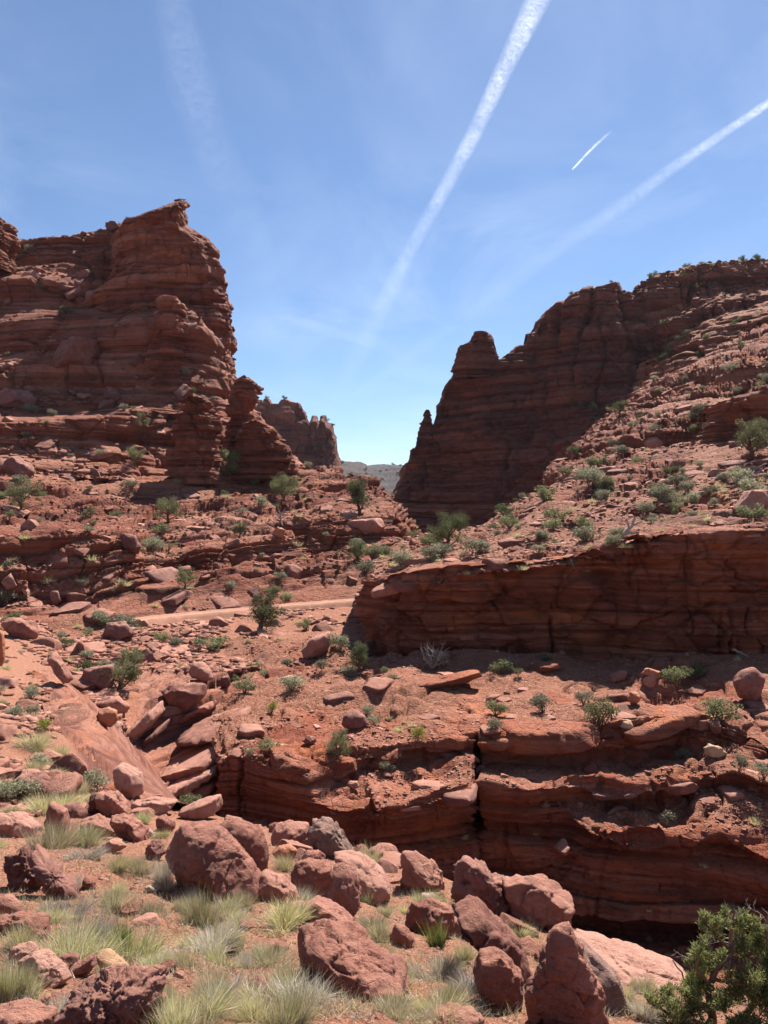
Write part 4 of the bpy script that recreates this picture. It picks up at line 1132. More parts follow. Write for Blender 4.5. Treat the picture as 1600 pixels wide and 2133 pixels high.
FGB = [
 ('largest smooth rounded boulder, tilted down to the right beside the dry grass', [(343,1770),(352,1738),(380,1722),(415,1718),(455,1728),(500,1765),(525,1800),(545,1845),(550,1885),(530,1888),(470,1850),(400,1812),(350,1797)], 'red', 'round', dict(facets=6, dk=0.7)),
 ('smooth boulder with a pale scraped top leaning behind the largest rounded boulder', [(445,1730),(465,1712),(490,1706),(535,1722),(552,1750),(560,1790),(558,1818),(530,1815),(490,1780)], 'red', 'round', {}),
 ('domed boulder at the brink, left of the dark pointed boulder', [(563,1745),(572,1720),(600,1713),(640,1718),(652,1740),(642,1768),(600,1773),(568,1766)], 'red', 'round', {}),
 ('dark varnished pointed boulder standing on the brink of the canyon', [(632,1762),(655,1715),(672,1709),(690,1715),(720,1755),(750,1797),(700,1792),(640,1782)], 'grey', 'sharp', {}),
 ('small flat orange boulder between the domed boulder and the split boulder', [(566,1775),(580,1763),(605,1760),(620,1772),(612,1788),(572,1790)], 'orange', 'round', dict(sub=4)),
 ('small lumpy boulder on top edge behind the split boulder', [(622,1790),(640,1775),(665,1774),(680,1788),(678,1805),(630,1806)], 'red', 'jag', dict(sub=4)),
 ('left half of the boulder split by a clean dark crack', [(605,1822),(615,1802),(640,1797),(691,1799),(690,1825),(684,1850),(673,1884),(640,1880),(606,1845)], 'red', 'block', dict(facets=4)),
 ('right half of the boulder split by a clean dark crack', [(695,1803),(722,1805),(745,1830),(750,1860),(743,1928),(712,1922),(678,1886),(689,1850),(694,1825)], 'red', 'block', dict(facets=4)),
 ('grooved sloping boulder right of the split boulder, reaching the brink', [(692,1787),(715,1780),(760,1795),(800,1825),(816,1855),(810,1885),(770,1880),(745,1835)], 'pale', 'slab', {}),
 ('sunlit low boulder between the largest rounded boulder and the split boulder', [(528,1832),(550,1815),(590,1830),(620,1858),(624,1882),(590,1893),(540,1890)], 'pale', 'round', {}),
 ('long sunlit slab lying against the front of the largest rounded boulder', [(355,1805),(375,1797),(420,1815),(448,1838),(450,1868),(420,1862),(380,1842)], 'pale', 'slab', {}),
 ('rounded sunlit block at the end of the long slab above the yellow grass', [(425,1825),(440,1815),(465,1835),(478,1865),(470,1888),(445,1872)], 'pale', 'round', {}),
 ('low sloping boulder half buried in front of the split boulder', [(632,1892),(660,1880),(700,1895),(735,1925),(740,1948),(700,1940),(660,1918)], 'red', 'slab', {}),
 ('huge smooth red boulder in the middle of the bottom edge', [(592,2000),(606,1968),(640,1942),(672,1940),(740,1970),(800,2003),(850,2038),(852,2080),(845,2140),(770,2165),(700,2110),(645,2062),(600,2050)], 'red', 'block', dict(facets=7, seed=4, depth=4.05)),
 ('pitted dark red boulder in the bottom left, among stones and sage grass', [(130,2098),(150,2072),(200,2062),(235,2045),(280,2035),(342,2047),(336,2100),(326,2160),(150,2170)], 'dark', 'jag', {}),
 ('dark jagged boulder with hollow shaded face at the left edge', [(10,1802),(25,1782),(50,1765),(62,1790),(75,1792),(95,1837),(92,1868),(20,1856)], 'dark', 'jag', {}),
 ('dark jagged wedge leaning on the hollow-faced boulder at the left', [(60,1802),(70,1768),(90,1795),(125,1830),(150,1855),(163,1888),(120,1884),(95,1868)], 'dark', 'jag', {}),
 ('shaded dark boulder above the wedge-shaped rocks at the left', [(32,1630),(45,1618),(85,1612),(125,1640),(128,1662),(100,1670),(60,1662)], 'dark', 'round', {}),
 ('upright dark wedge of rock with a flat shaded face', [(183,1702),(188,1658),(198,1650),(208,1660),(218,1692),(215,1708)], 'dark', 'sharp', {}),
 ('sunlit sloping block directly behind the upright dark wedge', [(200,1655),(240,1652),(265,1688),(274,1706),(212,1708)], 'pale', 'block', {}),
 ('flat-topped pale boulder at the left edge above the green grass', [(-20,1702),(40,1697),(80,1730),(60,1747),(0,1735),(-20,1730)], 'pale', 'slab', {}),
 ('tilted slab beside the green grass clump, lit on top', [(90,1700),(105,1672),(135,1690),(142,1730),(120,1740),(100,1725)], 'red', 'slab', {}),
 ('dark rounded stone with a small cap stone in the left rock pile', [(120,1690),(135,1675),(160,1672),(180,1695),(178,1707),(150,1704)], 'dark', 'round', dict(sub=4)),
 ('broad low slab behind the bright green grass clump', [(160,1712),(200,1703),(250,1730),(255,1748),(200,1748)], 'red', 'slab', {}),
 ('cracked rounded block right of the bright green grass clump', [(220,1705),(270,1700),(305,1735),(308,1758),(260,1755)], 'red', 'block', {}),
 ('small tilted block below the wash, left of the pale gully floor', [(325,1707),(340,1697),(368,1720),(358,1733),(330,1728)], 'red', 'block', dict(sub=4)),
 ('long sunlit slab at the lip of the gully', [(270,1675),(320,1665),(368,1670),(345,1695),(280,1700)], 'pale', 'slab', {}),
 ('low brown stone in front of the green clump with a cracked top', [(205,1768),(230,1750),(250,1752),(265,1770),(225,1779)], 'pale', 'block', dict(sub=4)),
 ('dark broken stone squeezed left of the largest rounded boulder', [(300,1770),(318,1752),(335,1752),(345,1780),(330,1795),(308,1790)], 'dark', 'jag', dict(sub=4)),
 ('upright grey-faced boulder standing on the brink left of the knobbly boulder', [(835,1792),(840,1776),(865,1778),(905,1803),(935,1838),(942,1863),(905,1864),(850,1874),(838,1835)], 'pale', 'sharp', {}),
 ('knobbly conglomerate boulder with deep pockets', [(943,1852),(945,1810),(966,1792),(995,1800),(1030,1835),(1065,1850),(1083,1880),(1072,1908),(1040,1922),(1010,1898),(950,1893)], 'dark', 'jag', {}),
 ('big pale fissured boulder overhanging the canyon', [(1050,1845),(1080,1835),(1130,1832),(1170,1850),(1196,1880),(1186,1905),(1165,1938),(1110,1944),(1070,1925)], 'pale', 'block', dict(facets=5)),
 ('flat-topped red block with a shaded front above the bright green bush', [(845,1912),(858,1886),(900,1878),(945,1900),(948,1938),(900,1955),(860,1958),(845,1938)], 'red', 'block', {}),
 ('rounded red stone left of the bright green bush', [(812,1947),(825,1925),(845,1930),(866,1960),(863,1975),(815,1965)], 'red', 'round', dict(sub=4)),
 ('small round white-flecked stone at the foot of the upright grey-faced boulder', [(866,1876),(880,1862),(905,1862),(922,1878),(900,1886),(870,1885)], 'white', 'round', dict(sub=4)),
 ('long leaning slab with a dark seam running down its right side', [(950,1905),(980,1888),(1000,1893),(1050,1935),(1090,1980),(1108,2030),(1102,2068),(1070,2048),(1040,1992),(1000,1952),(950,1935)], 'red', 'slab', {}),
 ('smooth brown slab below the long leaning slab, reaching the soil', [(998,1992),(1040,1983),(1085,2030),(1098,2075),(1088,2108),(1050,2120),(1008,2102),(992,2045)], 'red', 'slab', {}),
 ('tall pointed red rock at the bottom edge with a rough shaded face', [(1080,2170),(1102,2055),(1128,1985),(1146,1942),(1160,1925),(1184,1920),(1198,1946),(1217,1990),(1247,2060),(1290,2170)], 'red', 'block', dict(dk=0.40, depth=4.0, facets=5)),
 ('black-stained slab right behind the tall pointed rock', [(1190,1962),(1222,1970),(1272,2020),(1312,2090),(1345,2175),(1270,2175),(1230,2065)], 'grey', 'slab', dict(depth=4.6)),
 ('broad bare pale slickrock slab sloping to the juniper', [(1185,1985),(1205,1972),(1262,1985),(1340,2012),(1440,2052),(1475,2075),(1440,2105),(1330,2125),(1240,2070)], 'pale', 'slab', dict(depth=6.3, dk=0.9)),
 ('pale flat stone cut off by the bottom edge below the yellow grass', [(872,2128),(930,2107),(990,2110),(1015,2135),(990,2165),(880,2165)], 'pale', 'slab', {}),
 ('small dark-faced stone at left, topmost of the bottom left pile', [(18,1990),(30,1972),(60,1968),(78,1980),(70,2005),(30,2012)], 'pale', 'block', {}),
 ('large broken pale stone in the bottom left pile', [(32,2005),(75,1990),(120,2015),(142,2050),(122,2068),(90,2048),(45,2034)], 'pale', 'block', {}),
 ('square red stone on the bottom left pile, beside the big sage', [(115,2002),(140,1988),(165,1995),(152,2020),(125,2023)], 'red', 'block', dict(sub=4)),
 ('wedge-shaped red stone leaning beside the tan slab', [(148,2018),(190,1990),(202,2010),(170,2038),(145,2034)], 'red', 'block', dict(sub=4)),
 ('tan bleached slab standing among grass stems above the pitted boulder', [(203,1988),(222,1983),(262,2018),(268,2038),(235,2044),(208,2012)], 'tan', 'slab', dict(sub=4)),
 ('flat red boulder at the left edge hung with long dry grass', [(-20,1920),(30,1907),(95,1913),(103,1925),(95,1960),(40,1950),(-20,1940)], 'red', 'block', {}),
 ('pale rounded rock at the left edge under the jagged dark boulder', [(-15,1872),(15,1865),(40,1885),(46,1903),(0,1910),(-15,1905)], 'pale', 'round', dict(sub=4)),
 ('pinkish flat stone in the bottom left corner', [(-15,2108),(30,2098),(110,2118),(112,2160),(-15,2160)], 'pale', 'slab', {}),
 ('low brown stone just above the bottom left corner', [(15,2100),(45,2083),(85,2095),(92,2115),(50,2116)], 'red', 'round', dict(sub=4)),
 ('small upright orange stone left of the pitted boulder', [(84,2088),(92,2070),(105,2072),(104,2102),(88,2108)], 'orange', 'block', dict(sub=4)),
 ('little ochre stone at the foot of the orange stone', [(99,2112),(110,2103),(119,2112),(110,2125),(99,2124)], 'tan', 'round', dict(sub=3)),
 ('tiny white stone in the red soil above the sage', [(300,1848),(312,1845),(322,1855),(316,1860),(304,1856)], 'white', 'block', dict(sub=3)),
 ('chalky white stone at the gully rim beside fresh green grass', [(304,1732),(312,1728),(322,1737),(316,1742),(306,1740)], 'white', 'block', dict(sub=3)),
 ('dull red knob of rock in the soil left of the dry tufts', [(168,1836),(180,1828),(196,1840),(198,1852),(176,1854)], 'red', 'jag', dict(sub=4)),
 ('small smooth stone in the bare soil under the split boulder grass', [(565,1972),(580,1962),(600,1968),(604,1980),(575,1984)], 'red', 'round', dict(sub=3)),
]
for lab, pts, mt, st, kw in FGB:
    outline_boulder(lab, pts, mt, st, **kw)

MIDB = [
 ('dark flat-topped block lying below the left end of the road', [(210,1318),(222,1300),(255,1296),(275,1315),(272,1330),(235,1336),(214,1330)], 'dark', 'block'),
 ('brown square block near the left edge below the shaded ledge', [(5,1300),(22,1285),(60,1295),(80,1318),(70,1332),(30,1328)], 'red', 'block'),
 ('tan egg-shaped boulder standing at the head of the tilted slabs', [(393,1398),(402,1380),(420,1378),(440,1398),(445,1415),(425,1418),(400,1412)], 'pale', 'round'),
 ('dark upright stone just right of the egg-shaped boulder', [(455,1430),(462,1408),(475,1405),(480,1425),(474,1436)], 'dark', 'sharp'),
 ('orange round boulder in the gully rubble', [(199,1500),(206,1480),(225,1473),(244,1480),(246,1500),(232,1514),(210,1512)], 'orange', 'round'),
 ('pale angular boulder resting behind the orange round one', [(202,1465),(215,1452),(245,1452),(268,1474),(262,1488),(235,1480)], 'pale', 'block'),
 ('large dark boulder beneath the spreading gully juniper', [(165,1420),(175,1395),(205,1390),(235,1385),(240,1410),(228,1438),(185,1436)], 'dark', 'block'),
 ('long leaning grey slab at the left rim of the gully', [(96,1365),(112,1360),(135,1390),(150,1420),(140,1427),(118,1400)], 'pale', 'slab'),
 ('flat pale slab tilted on the rubble under the road', [(626,1358),(650,1330),(685,1316),(688,1345),(665,1368),(640,1370)], 'pale', 'slab'),
 ('single round dark red boulder sitting on the bare bench soil', [(712,1508),(718,1488),(740,1480),(760,1490),(768,1508),(750,1520),(722,1520)], 'dark', 'round'),
 ('small red knob on the bench soil, left of the green bench shrub', [(630,1543),(640,1533),(656,1536),(660,1548),(640,1552)], 'dark', 'jag'),
 ('big dark polygon of rock perched on the ledge above the road', [(242,1128),(258,1112),(282,1116),(294,1140),(285,1155),(255,1152)], 'dark', 'sharp'),
 ('big round boulder in the shade at the right edge of the bench', [(1528,1420),(1545,1396),(1570,1390),(1592,1410),(1590,1440),(1565,1465),(1540,1455)], 'red', 'round'),
 ('large smooth boulder under the overhang of the upper left cliff', [(100,730),(112,708),(150,700),(195,708),(203,732),(185,770),(130,772),(108,752)], 'mid', 'block'),
 ('dark rounded boulder at the left edge on the upper ledges', [(-10,830),(10,815),(45,810),(75,830),(70,850),(20,852),(-10,845)], 'dark', 'block'),
 ('dark tilted block on the edge of the upper left ledge', [(210,802),(235,808),(256,826),(252,838),(222,834),(212,820)], 'dark', 'block'),
 ('dark brown boulder in the scrub at the left edge', [(0,985),(12,958),(35,950),(62,975),(65,992),(30,1000)], 'dark', 'block'),
 ('pale flat-topped block on the ledge above the road, right of the nose path', [(715,1100),(725,1085),(795,1078),(803,1098),(790,1112),(735,1112)], 'pale', 'slab'),
 ('small orange-brown cube on the diagonal ledge', [(566,1110),(578,1097),(594,1104),(592,1118),(574,1122)], 'orange', 'block'),
 ('pale triangular rock poking out of the soil at right', [(1530,1065),(1560,1022),(1598,1020),(1610,1050),(1590,1062)], 'pale', 'slab'),
 ('bright orange flake at the left edge above the gully', [(-12,1385),(-5,1310),(6,1318),(10,1370),(4,1390)], 'orange', 'slab'),
 ('rounded tan block on the slab edge of the bench', [(1284,1512),(1295,1498),(1312,1500),(1324,1516),(1310,1524)], 'tan', 'round'),
 ('split pinkish block in the pile on the bench', [(1340,1415),(1355,1405),(1370,1412),(1362,1430),(1345,1432)], 'pale', 'block'),
 ('square pale block topmost in the pile on the bench', [(1335,1405),(1350,1392),(1378,1400),(1382,1420),(1358,1412)], 'orange', 'block'),
 ('dark red block lowest in the pile on the bench', [(1306,1452),(1314,1440),(1332,1442),(1336,1464),(1316,1470)], 'orange', 'block'),
 ('long flat stone leaning left in the pile on the bench', [(1272,1408),(1300,1396),(1312,1402),(1300,1415),(1274,1420)], 'red', 'slab'),
 ('orange block below the green bush at the right of the bench', [(1448,1535),(1462,1524),(1488,1528),(1492,1542),(1460,1548)], 'orange', 'block'),
 ('tan broken blocks edge piece above the wavy ledge', [(1468,1560),(1480,1550),(1500,1556),(1515,1568),(1495,1578),(1472,1574)], 'tan', 'block'),
 ('round capstone lying on the sloping ledge of the lower wall', [(722,1636),(728,1627),(744,1627),(748,1638),(738,1644)], 'pale', 'round'),
]
MIDB += [
 ('overhanging ledge block at the head of the gully', [(328,1440),(360,1425),(425,1425),(428,1452),(385,1480),(335,1478)], 'red', 'block'),
 ('bleached slab on the gully floor under the lower wall', [(366,1694),(410,1672),(457,1660),(462,1690),(405,1708)], 'pale', 'slab'),
 ('wedge of slickrock at the left foot of the gully', [(228,1612),(250,1590),(292,1612),(300,1650),(268,1665),(240,1645)], 'pale', 'block'),
]
def bar(x0, y0, x1, y1, th, sd):
    r = random.Random(sd)
    top, bot = [], []
    for k in range(5):
        f = k / 4
        w_ = th * (0.55 + 0.45 * math.sin(math.pi * (0.15 + 0.7 * f)))
        x, y = x0 + (x1 - x0) * f, y0 + (y1 - y0) * f
        top.append((x + r.uniform(-5, 5), y - w_ * r.uniform(0.35, 0.65)))
        bot.append((x + r.uniform(-5, 5), y + w_ * r.uniform(0.35, 0.65)))
    return top + bot[::-1]
GULLY = [('lowest thin slab of the tilted beds in the gully', 330, 1672, 455, 1622, 22, 'red'), ('second tilted bed from the bottom of the gully', 295, 1664, 458, 1592, 24, 'pale'),
         ('longest tilted bed crossing the middle of the gully', 268, 1650, 470, 1556, 26, 'pale'), ('dark tilted bed above the longest one in the gully', 262, 1625, 430, 1548, 16, 'dark'),
         ('pale tilted bed running to the right rim of the gully', 330, 1578, 505, 1508, 26, 'pale'), ('thin red bed just below the right rim of the gully', 380, 1534, 520, 1490, 16, 'red'),
         ('steep pale bed at the upper left of the gully', 238, 1572, 330, 1478, 34, 'pale'), ('dark steep bed under the upper left pale one', 268, 1580, 345, 1512, 18, 'dark'),
         ('uppermost thin bed at the head of the gully', 350, 1500, 450, 1462, 15, 'red')]
for k, (lab, x0, y0, x1, y1, th, mt) in enumerate(GULLY):
    outline_boulder(lab, bar(x0, y0, x1, y1, th, k), mt, 'slab', dk=1.5 if th > 20 else 2.4, sub=5, base=((x0 + x1) / 2, (y0 + y1) / 2 + th * 0.4), facets=3, name='rock_bed', cat='rock slab')
RIMS = [
 ('broad smooth slab forming the rim right of the wall crack', [(1002,1532),(1050,1515),(1150,1511),(1240,1514),(1258,1534),(1210,1556),(1100,1564),(1020,1556)], 'mid'),
 ('long rim slab rising to the right above the shaded recess', [(1262,1522),(1330,1500),(1400,1481),(1455,1480),(1460,1498),(1390,1514),(1320,1542),(1272,1548)], 'mid'),
 ('rounded lip slab at the left nose of the lower wall', [(562,1562),(600,1570),(650,1594),(642,1618),(592,1610),(562,1586)], 'mid'),
 ('rounded rim slab under the two-crowned juniper', [(652,1592),(700,1577),(738,1582),(742,1602),(700,1616),(662,1620)], 'mid'),
 ('short rim slab right of the slab under the juniper', [(747,1592),(790,1564),(833,1552),(840,1568),(800,1592),(752,1603)], 'red'),
 ('flat rim slabs just left of the wall crack', [(882,1547),(930,1527),(986,1530),(988,1552),(940,1558),(887,1560)], 'mid'),
 ('long flat slab in the upper part of the bench under the dead shrub', [(850,1425),(930,1412),(1000,1398),(1005,1412),(940,1430),(860,1436)], 'red'),
 ('flat cracked slab stack in the sun at the shadow edge of the bench', [(1100,1392),(1160,1378),(1175,1385),(1150,1400),(1105,1404)], 'pale'),
]
for lab, pts, mt in RIMS:
    ob = outline_boulder(lab, pts, mt, 'slab', dk=1.3, sub=5, base=(sum(p[0] for p in pts) / len(pts), max(p[1] for p in pts) - 8), facets=6, name='rock_ledge', cat='rock slab')
    ob.data.materials.clear(); ob.data.materials.append(M_BAND)
    nv_ = len(ob.data.vertices); set_attr(ob.data, 'rock', np.ones(nv_)); set_attr(ob.data, 'tone', np.full(nv_, 0.55))
for lab, pts, mt, st in MIDB:
    outline_boulder(lab, pts, mt, st, sub=4, base=(sum(p[0] for p in pts) / len(pts), max(p[1] for p in pts) - 2))

# ---- shared rock meshes for the scattered blocks
def free_rock(seed, sub, sx, sy, sz, nf, mat, name='rock'):
    rng = np.random.default_rng(seed)
    V, Fc = ico(sub)
    Q = V * np.array([sx, sy, sz])
    A = np.linalg.qr(rng.normal(size=(3, 3)))[0] if sz > 0.5 else np.linalg.qr(np.eye(3) + np.array([[0, 1, 0], [1, 0, 0], [0, 0, 0]]) * rng.normal())[0]
    for k in range(3):
        for sg in (-1, 1):
            dr = A[:, k] * sg + rng.normal(0, 0.16 if sz > 0.5 else 0.10, 3)
            dr /= np.linalg.norm(dr)
            h = (Q @ dr).max() * rng.uniform(0.48, 0.66)
            Q = Q - np.maximum(Q @ dr - h, 0)[:, None] * dr
    Q = facet(Q, np.zeros(3), rng, 4, 0.62, 0.82, strength=1.0)
    Q = Q / np.abs(Q).max() * 1.05
    of, gr = chunks(Q, 0.5, seed % 29, (1, 1, 1))
    Q = Q * (1 + 0.07 * of - 0.03 * gr)[:, None]
    Q = rough_up(Q, np.zeros(3), 1.0, rng, 0.03, 0.03, 0.012)
    return mesh_np(name, Q, Fc, False, [BM[mat]])
ROCKS = [free_rock(300 + i, 4 if i % 2 else 3, 1, 0.85, 0.7, 11, ['mid', 'mid', 'red', 'mid', 'pale', 'dark'][i % 6]) for i in range(14)]
SLABS = [free_rock(400 + i, 3, 1.25, 0.85, 0.26, 10, ['mid', 'mid', 'pale', 'red', 'mid', 'dark'][i % 6], 'rock_slab') for i in range(12)]

PKEY = {p['key']: p for p in PATCHES}
for p in PATCHES:
    p['px'], p['py'], p['d'] = proj(p['P'])
    p['n'] = orient(p['P'], normals(gblur(gblur(p['P'], 3, 0), 3, 1)))

def samples(key, n, seed, where=None, rockmin=None, rockmax=None, nzmin=0.3, tol=0.04):
    p = PKEY[key]
    rng = np.random.default_rng(seed)
    px, py, d = p['px'].ravel(), p['py'].ravel(), p['d'].ravel()
    rk = np.asarray(p['rock']).ravel()
    nz = p['n'][..., 2].ravel()
    ok = (px > -10) & (px < 1610) & (py > 400) & (py < 2128) & (nz > nzmin)
    if where is not None:
        ok &= where(px, py, d)
    if rockmin is not None: ok &= rk >= rockmin
    if rockmax is not None: ok &= rk <= rockmax
    idx = np.nonzero(ok)[0]
    i = np.clip((px[idx] / 4).astype(int), 0, ZW - 1); j = np.clip((py[idx] / 4).astype(int), 0, ZH - 1)
    vis = d[idx] < zb[j, i] * (1 + tol) + 0.15
    idx = idx[vis]
    if len(idx) == 0:
        return []
    # thin out evenly on screen: weight by screen-cell occupancy
    cell = (py[idx] // 16).astype(int) * 1000 + (px[idx] // 16).astype(int)
    u, inv, cnt = np.unique(cell, return_inverse=True, return_counts=True)
    wgt = 1.0 / cnt[inv]
    idx = rng.choice(idx, size=min(n, len(idx)), replace=False, p=wgt / wgt.sum())
    P = p['P'].reshape(-1, 3)[idx]; Nn = p['n'].reshape(-1, 3)[idx]
    return list(zip(P, Nn))

def scatter(key, n, seed, meshes, name, label, cat, group, size, sink=0.3, where=None, tiltn=0.6, flat=False, **kw):
    rng = random.Random(seed)
    for Pt, Nn in samples(key, n, seed, where, **kw):
        me = rng.choice(meshes)
        o = bpy.data.objects.new(name, me)
        s = size(rng)
        up = (Vector(Nn) * tiltn + Vector((0, 0, 1)) * (1 - tiltn)).normalized()
        q = up.to_track_quat('Z', 'Y').to_matrix().to_4x4() @ Matrix.Rotation(rng.uniform(0, 6.283), 4, 'Z')
        if not flat:
            q = q @ Matrix.Rotation(rng.uniform(-0.5, 0.5), 4, 'X')
        sc3 = (s * rng.uniform(0.8, 1.25), s * rng.uniform(0.8, 1.25), s * rng.uniform(0.75, 1.2))
        o.matrix_world = Matrix.Translation(Vector(Pt) - up * 0 + Vector((0, 0, -sink * s * 0.3))) @ q @ Matrix.Diagonal((*sc3, 1))
        COL.objects.link(o)
        tag(o, label, cat, group)

logu = lambda a, b: (lambda r: math.exp(r.uniform(math.log(a), math.log(b))))
scatter('left_slope', 30, 1, ROCKS, 'rock', 'loose angular block on the left slope between the ledges and the road', 'rock', 'loose blocks on the left slope', logu(0.3, 0.9))
scatter('left_slope', 45, 2, SLABS, 'rock_slab', 'flat sandstone slab lying on the left slope among the scrub', 'rock slab', 'flat slabs on the left slope', logu(0.5, 1.7), flat=True)
scatter('right_slope', 30, 3, ROCKS, 'rock', 'loose angular block on the right slope above the cliff band', 'rock', 'loose blocks on the right slope', logu(0.22, 0.7))
scatter('right_slope', 80, 4, SLABS, 'rock_slab', 'flat sandstone slab lying on the right slope above the cliff band', 'rock slab', 'flat slabs on the right slope', logu(0.35, 1.3), flat=True)
scatter('left_cliff', 30, 5, ROCKS, 'rock', 'fallen block on the stepped ledges under the upper left cliff', 'rock', 'fallen blocks on the left ledges', logu(0.5, 1.8))
scatter('left_cliff', 28, 6, SLABS, 'rock_slab', 'flat slab lying on the stepped ledges under the upper left cliff', 'rock slab', 'flat slabs on the left ledges', logu(0.8, 2.4), flat=True)
scatter('wash', 48, 7, ROCKS, 'rock', 'angular block in the rubble between the road and the gully', 'rock', 'rubble blocks below the road', logu(0.25, 1.0), where=lambda x, y, d: (y < 1395) | ((x < 280) & (y < 1520)))
scatter('wash', 30, 8, SLABS, 'rock_slab', 'tilted flat slab in the rubble between the road and the gully', 'rock slab', 'flat slabs below the road', logu(0.4, 1.4), where=lambda x, y, d: (y < 1440) | (x < 260))
scatter('bench_and_canyon_wall', 24, 9, ROCKS, 'rock', 'small angular block on the bench below the cliff band', 'rock', 'small blocks on the bench', logu(0.12, 0.38), where=lambda x, y, d: (d > 27.5) & (x > 1000) & (x < 1600), nzmin=0.7)
scatter('bench_and_canyon_wall', 85, 10, SLABS, 'rock_slab', 'thin flat slab lying on the bench or a ledge under it', 'rock slab', 'thin slabs on the bench', logu(0.2, 0.8), flat=True, nzmin=0.8, where=lambda x, y, d: d > 26.3)
LB = lambda x, y, d: (x < np.interp(y, [1300, 1380, 1500, 1600, 1700], [250, 95, 110, 150, 250])) & (y > 1290) & (y < 1700)
scatter('foreground_ground', 38, 11, ROCKS, 'rock', 'angular block on the bank left of the gully', 'rock', 'blocks on the left bank', logu(0.12, 0.5), where=LB, nzmin=0.1)
scatter('foreground_ground', 50, 12, ROCKS, 'rock', 'small loose stone on the red soil of the near slope', 'rock', 'small stones on the near slope', logu(0.02, 0.13), where=lambda x, y, d: y > 1780)

RIMB = lambda x, y, d: (x > 260) & (x < 1230) & (d > 0.74 * np.interp(x, DMAX[:, 0], DMAX[:, 1])) & (d < 0.985 * np.interp(x, DMAX[:, 0], DMAX[:, 1]))
scatter('foreground_ground', 34, 13, ROCKS, 'rock', 'angular block packed among the boulders along the brink', 'rock', 'blocks along the brink', logu(0.10, 0.34), where=RIMB, nzmin=0.1, tol=0.15)
# ---- rubble: joined stones, real geometry
def rubble(name, key, n, seed, size, mats, flat=0.36, where=None, clus=0.0, **kw):
    sp = samples(key, n, seed, where, **kw)
    if not sp:
        return
    rng = np.random.default_rng(seed)
    P = np.array([a for a, _ in sp]); Nn = np.array([b for _, b in sp])
    cl_ = fbm(P, 6.0 / P[:, 1].mean(), 4, 0.6, seed) + rng.normal(0, 0.08, len(P)) > clus
    P = P[cl_]; Nn = Nn[cl_]; n = len(P)
    cube = np.array([[x, y, z] for x in (-1, 1) for y in (-1, 1) for z in (-1, 1)], float)
    qf = np.array([[0, 1, 3, 2], [4, 6, 7, 5], [0, 4, 5, 1], [2, 3, 7, 6], [0, 2, 6, 4], [1, 5, 7, 3]])
    s = np.exp(rng.uniform(np.log(size[0]), np.log(size[1]), n)) * np.clip(P[:, 1] / P[:, 1].mean(), 0.4, 2.5) ** 0.7
    V = cube[None] * rng.uniform(0.45, 1.05, (n, 8, 3)) * np.stack([np.ones(n), rng.uniform(0.6, 1, n), rng.uniform(0.35, 1, n) * flat + 0.1], 1)[:, None]
    a = rng.uniform(0, 6.283, n); b = rng.normal(0, 0.35, n)
    ca, sa, cb, sb = np.cos(a), np.sin(a), np.cos(b), np.sin(b)
    x, y, z = V[..., 0], V[..., 1], V[..., 2]
    y, z = y * cb[:, None] - z * sb[:, None], y * sb[:, None] + z * cb[:, None]
    x, y = x * ca[:, None] - y * sa[:, None], x * sa[:, None] + y * ca[:, None]
    V = np.stack([x, y, z], -1) * s[:, None, None] + P[:, None]
    Fc = (qf[None] + (np.arange(n) * 8)[:, None, None]).reshape(-1, 4)
    me = mesh_np(name, V, Fc, False, [BM[m_] for m_ in mats], np.repeat(rng.integers(0, len(mats), n), 6))
    o = link(name, me); tag(o, kind='stuff')
rubble('rubble', 'left_slope', 8000, 21, (0.05, 0.28), ['mid', 'mid', 'pale', 'red'])
rubble('rubble', 'right_slope', 9000, 22, (0.05, 0.26), ['mid', 'mid', 'pale', 'red'])
rubble('rubble', 'left_cliff', 3000, 23, (0.12, 0.6), ['mid', 'mid', 'pale'], nzmin=0.55)
rubble('rubble', 'wash', 4500, 24, (0.07, 0.34), ['mid', 'red', 'pale'], where=lambda x, y, d: (y < 1400) | (x > 560) | ((x < 260) & (y < 1520)))
rubble('rubble', 'bench_and_canyon_wall', 9000, 25, (0.02, 0.12), ['mid', 'pale', 'red', 'mid'], nzmin=0.7, rockmax=0.75, flat=0.4)
rubble('rubble', 'right_cliff', 900, 28, (0.3, 0.9), ['mid', 'dark'], where=lambda x, y, d: x > 1300, nzmin=0.6)
rubble('rubble', 'foreground_ground', 2500, 26, (0.05, 0.2), ['red', 'pale', 'mid'], where=LB)
rubble('gravel', 'foreground_ground', 9000, 27, (0.004, 0.022), ['red', 'pale', 'red', 'orange'], where=lambda x, y, d: y > 1690, clus=-0.15)

# ------------------------------------------------------------------ plants
G_SAGE = simple_mat('sage_leaf', (0.16, 0.155, 0.092), translucent=0.3, tonecol=(0.35, 0.335, 0.225))
G_GREEN = simple_mat('shrub_leaf', (0.10, 0.108, 0.045), translucent=0.33, tonecol=(0.27, 0.275, 0.135))
G_DARK = simple_mat('juniper_leaf', (0.055, 0.065, 0.026), translucent=0.25, tonecol=(0.17, 0.185, 0.080))
G_YEL = simple_mat('bunchgrass_blade', (0.34, 0.28, 0.13), translucent=0.35, tonecol=(0.66, 0.58, 0.32))
G_PALE = simple_mat('pale_grass_blade', (0.30, 0.27, 0.125), translucent=0.35, tonecol=(0.64, 0.57, 0.34))
G_LIVE = simple_mat('green_grass_blade', (0.17, 0.175, 0.05), translucent=0.3, tonecol=(0.46, 0.44, 0.18))
G_DEAD = simple_mat('dead_grass_blade', (0.26, 0.22, 0.18), translucent=0.2, tonecol=(0.60, 0.54, 0.47))
G_BROOM = simple_mat('broom_stem', (0.060, 0.085, 0.016), translucent=0.2, tonecol=(0.20, 0.24, 0.055))
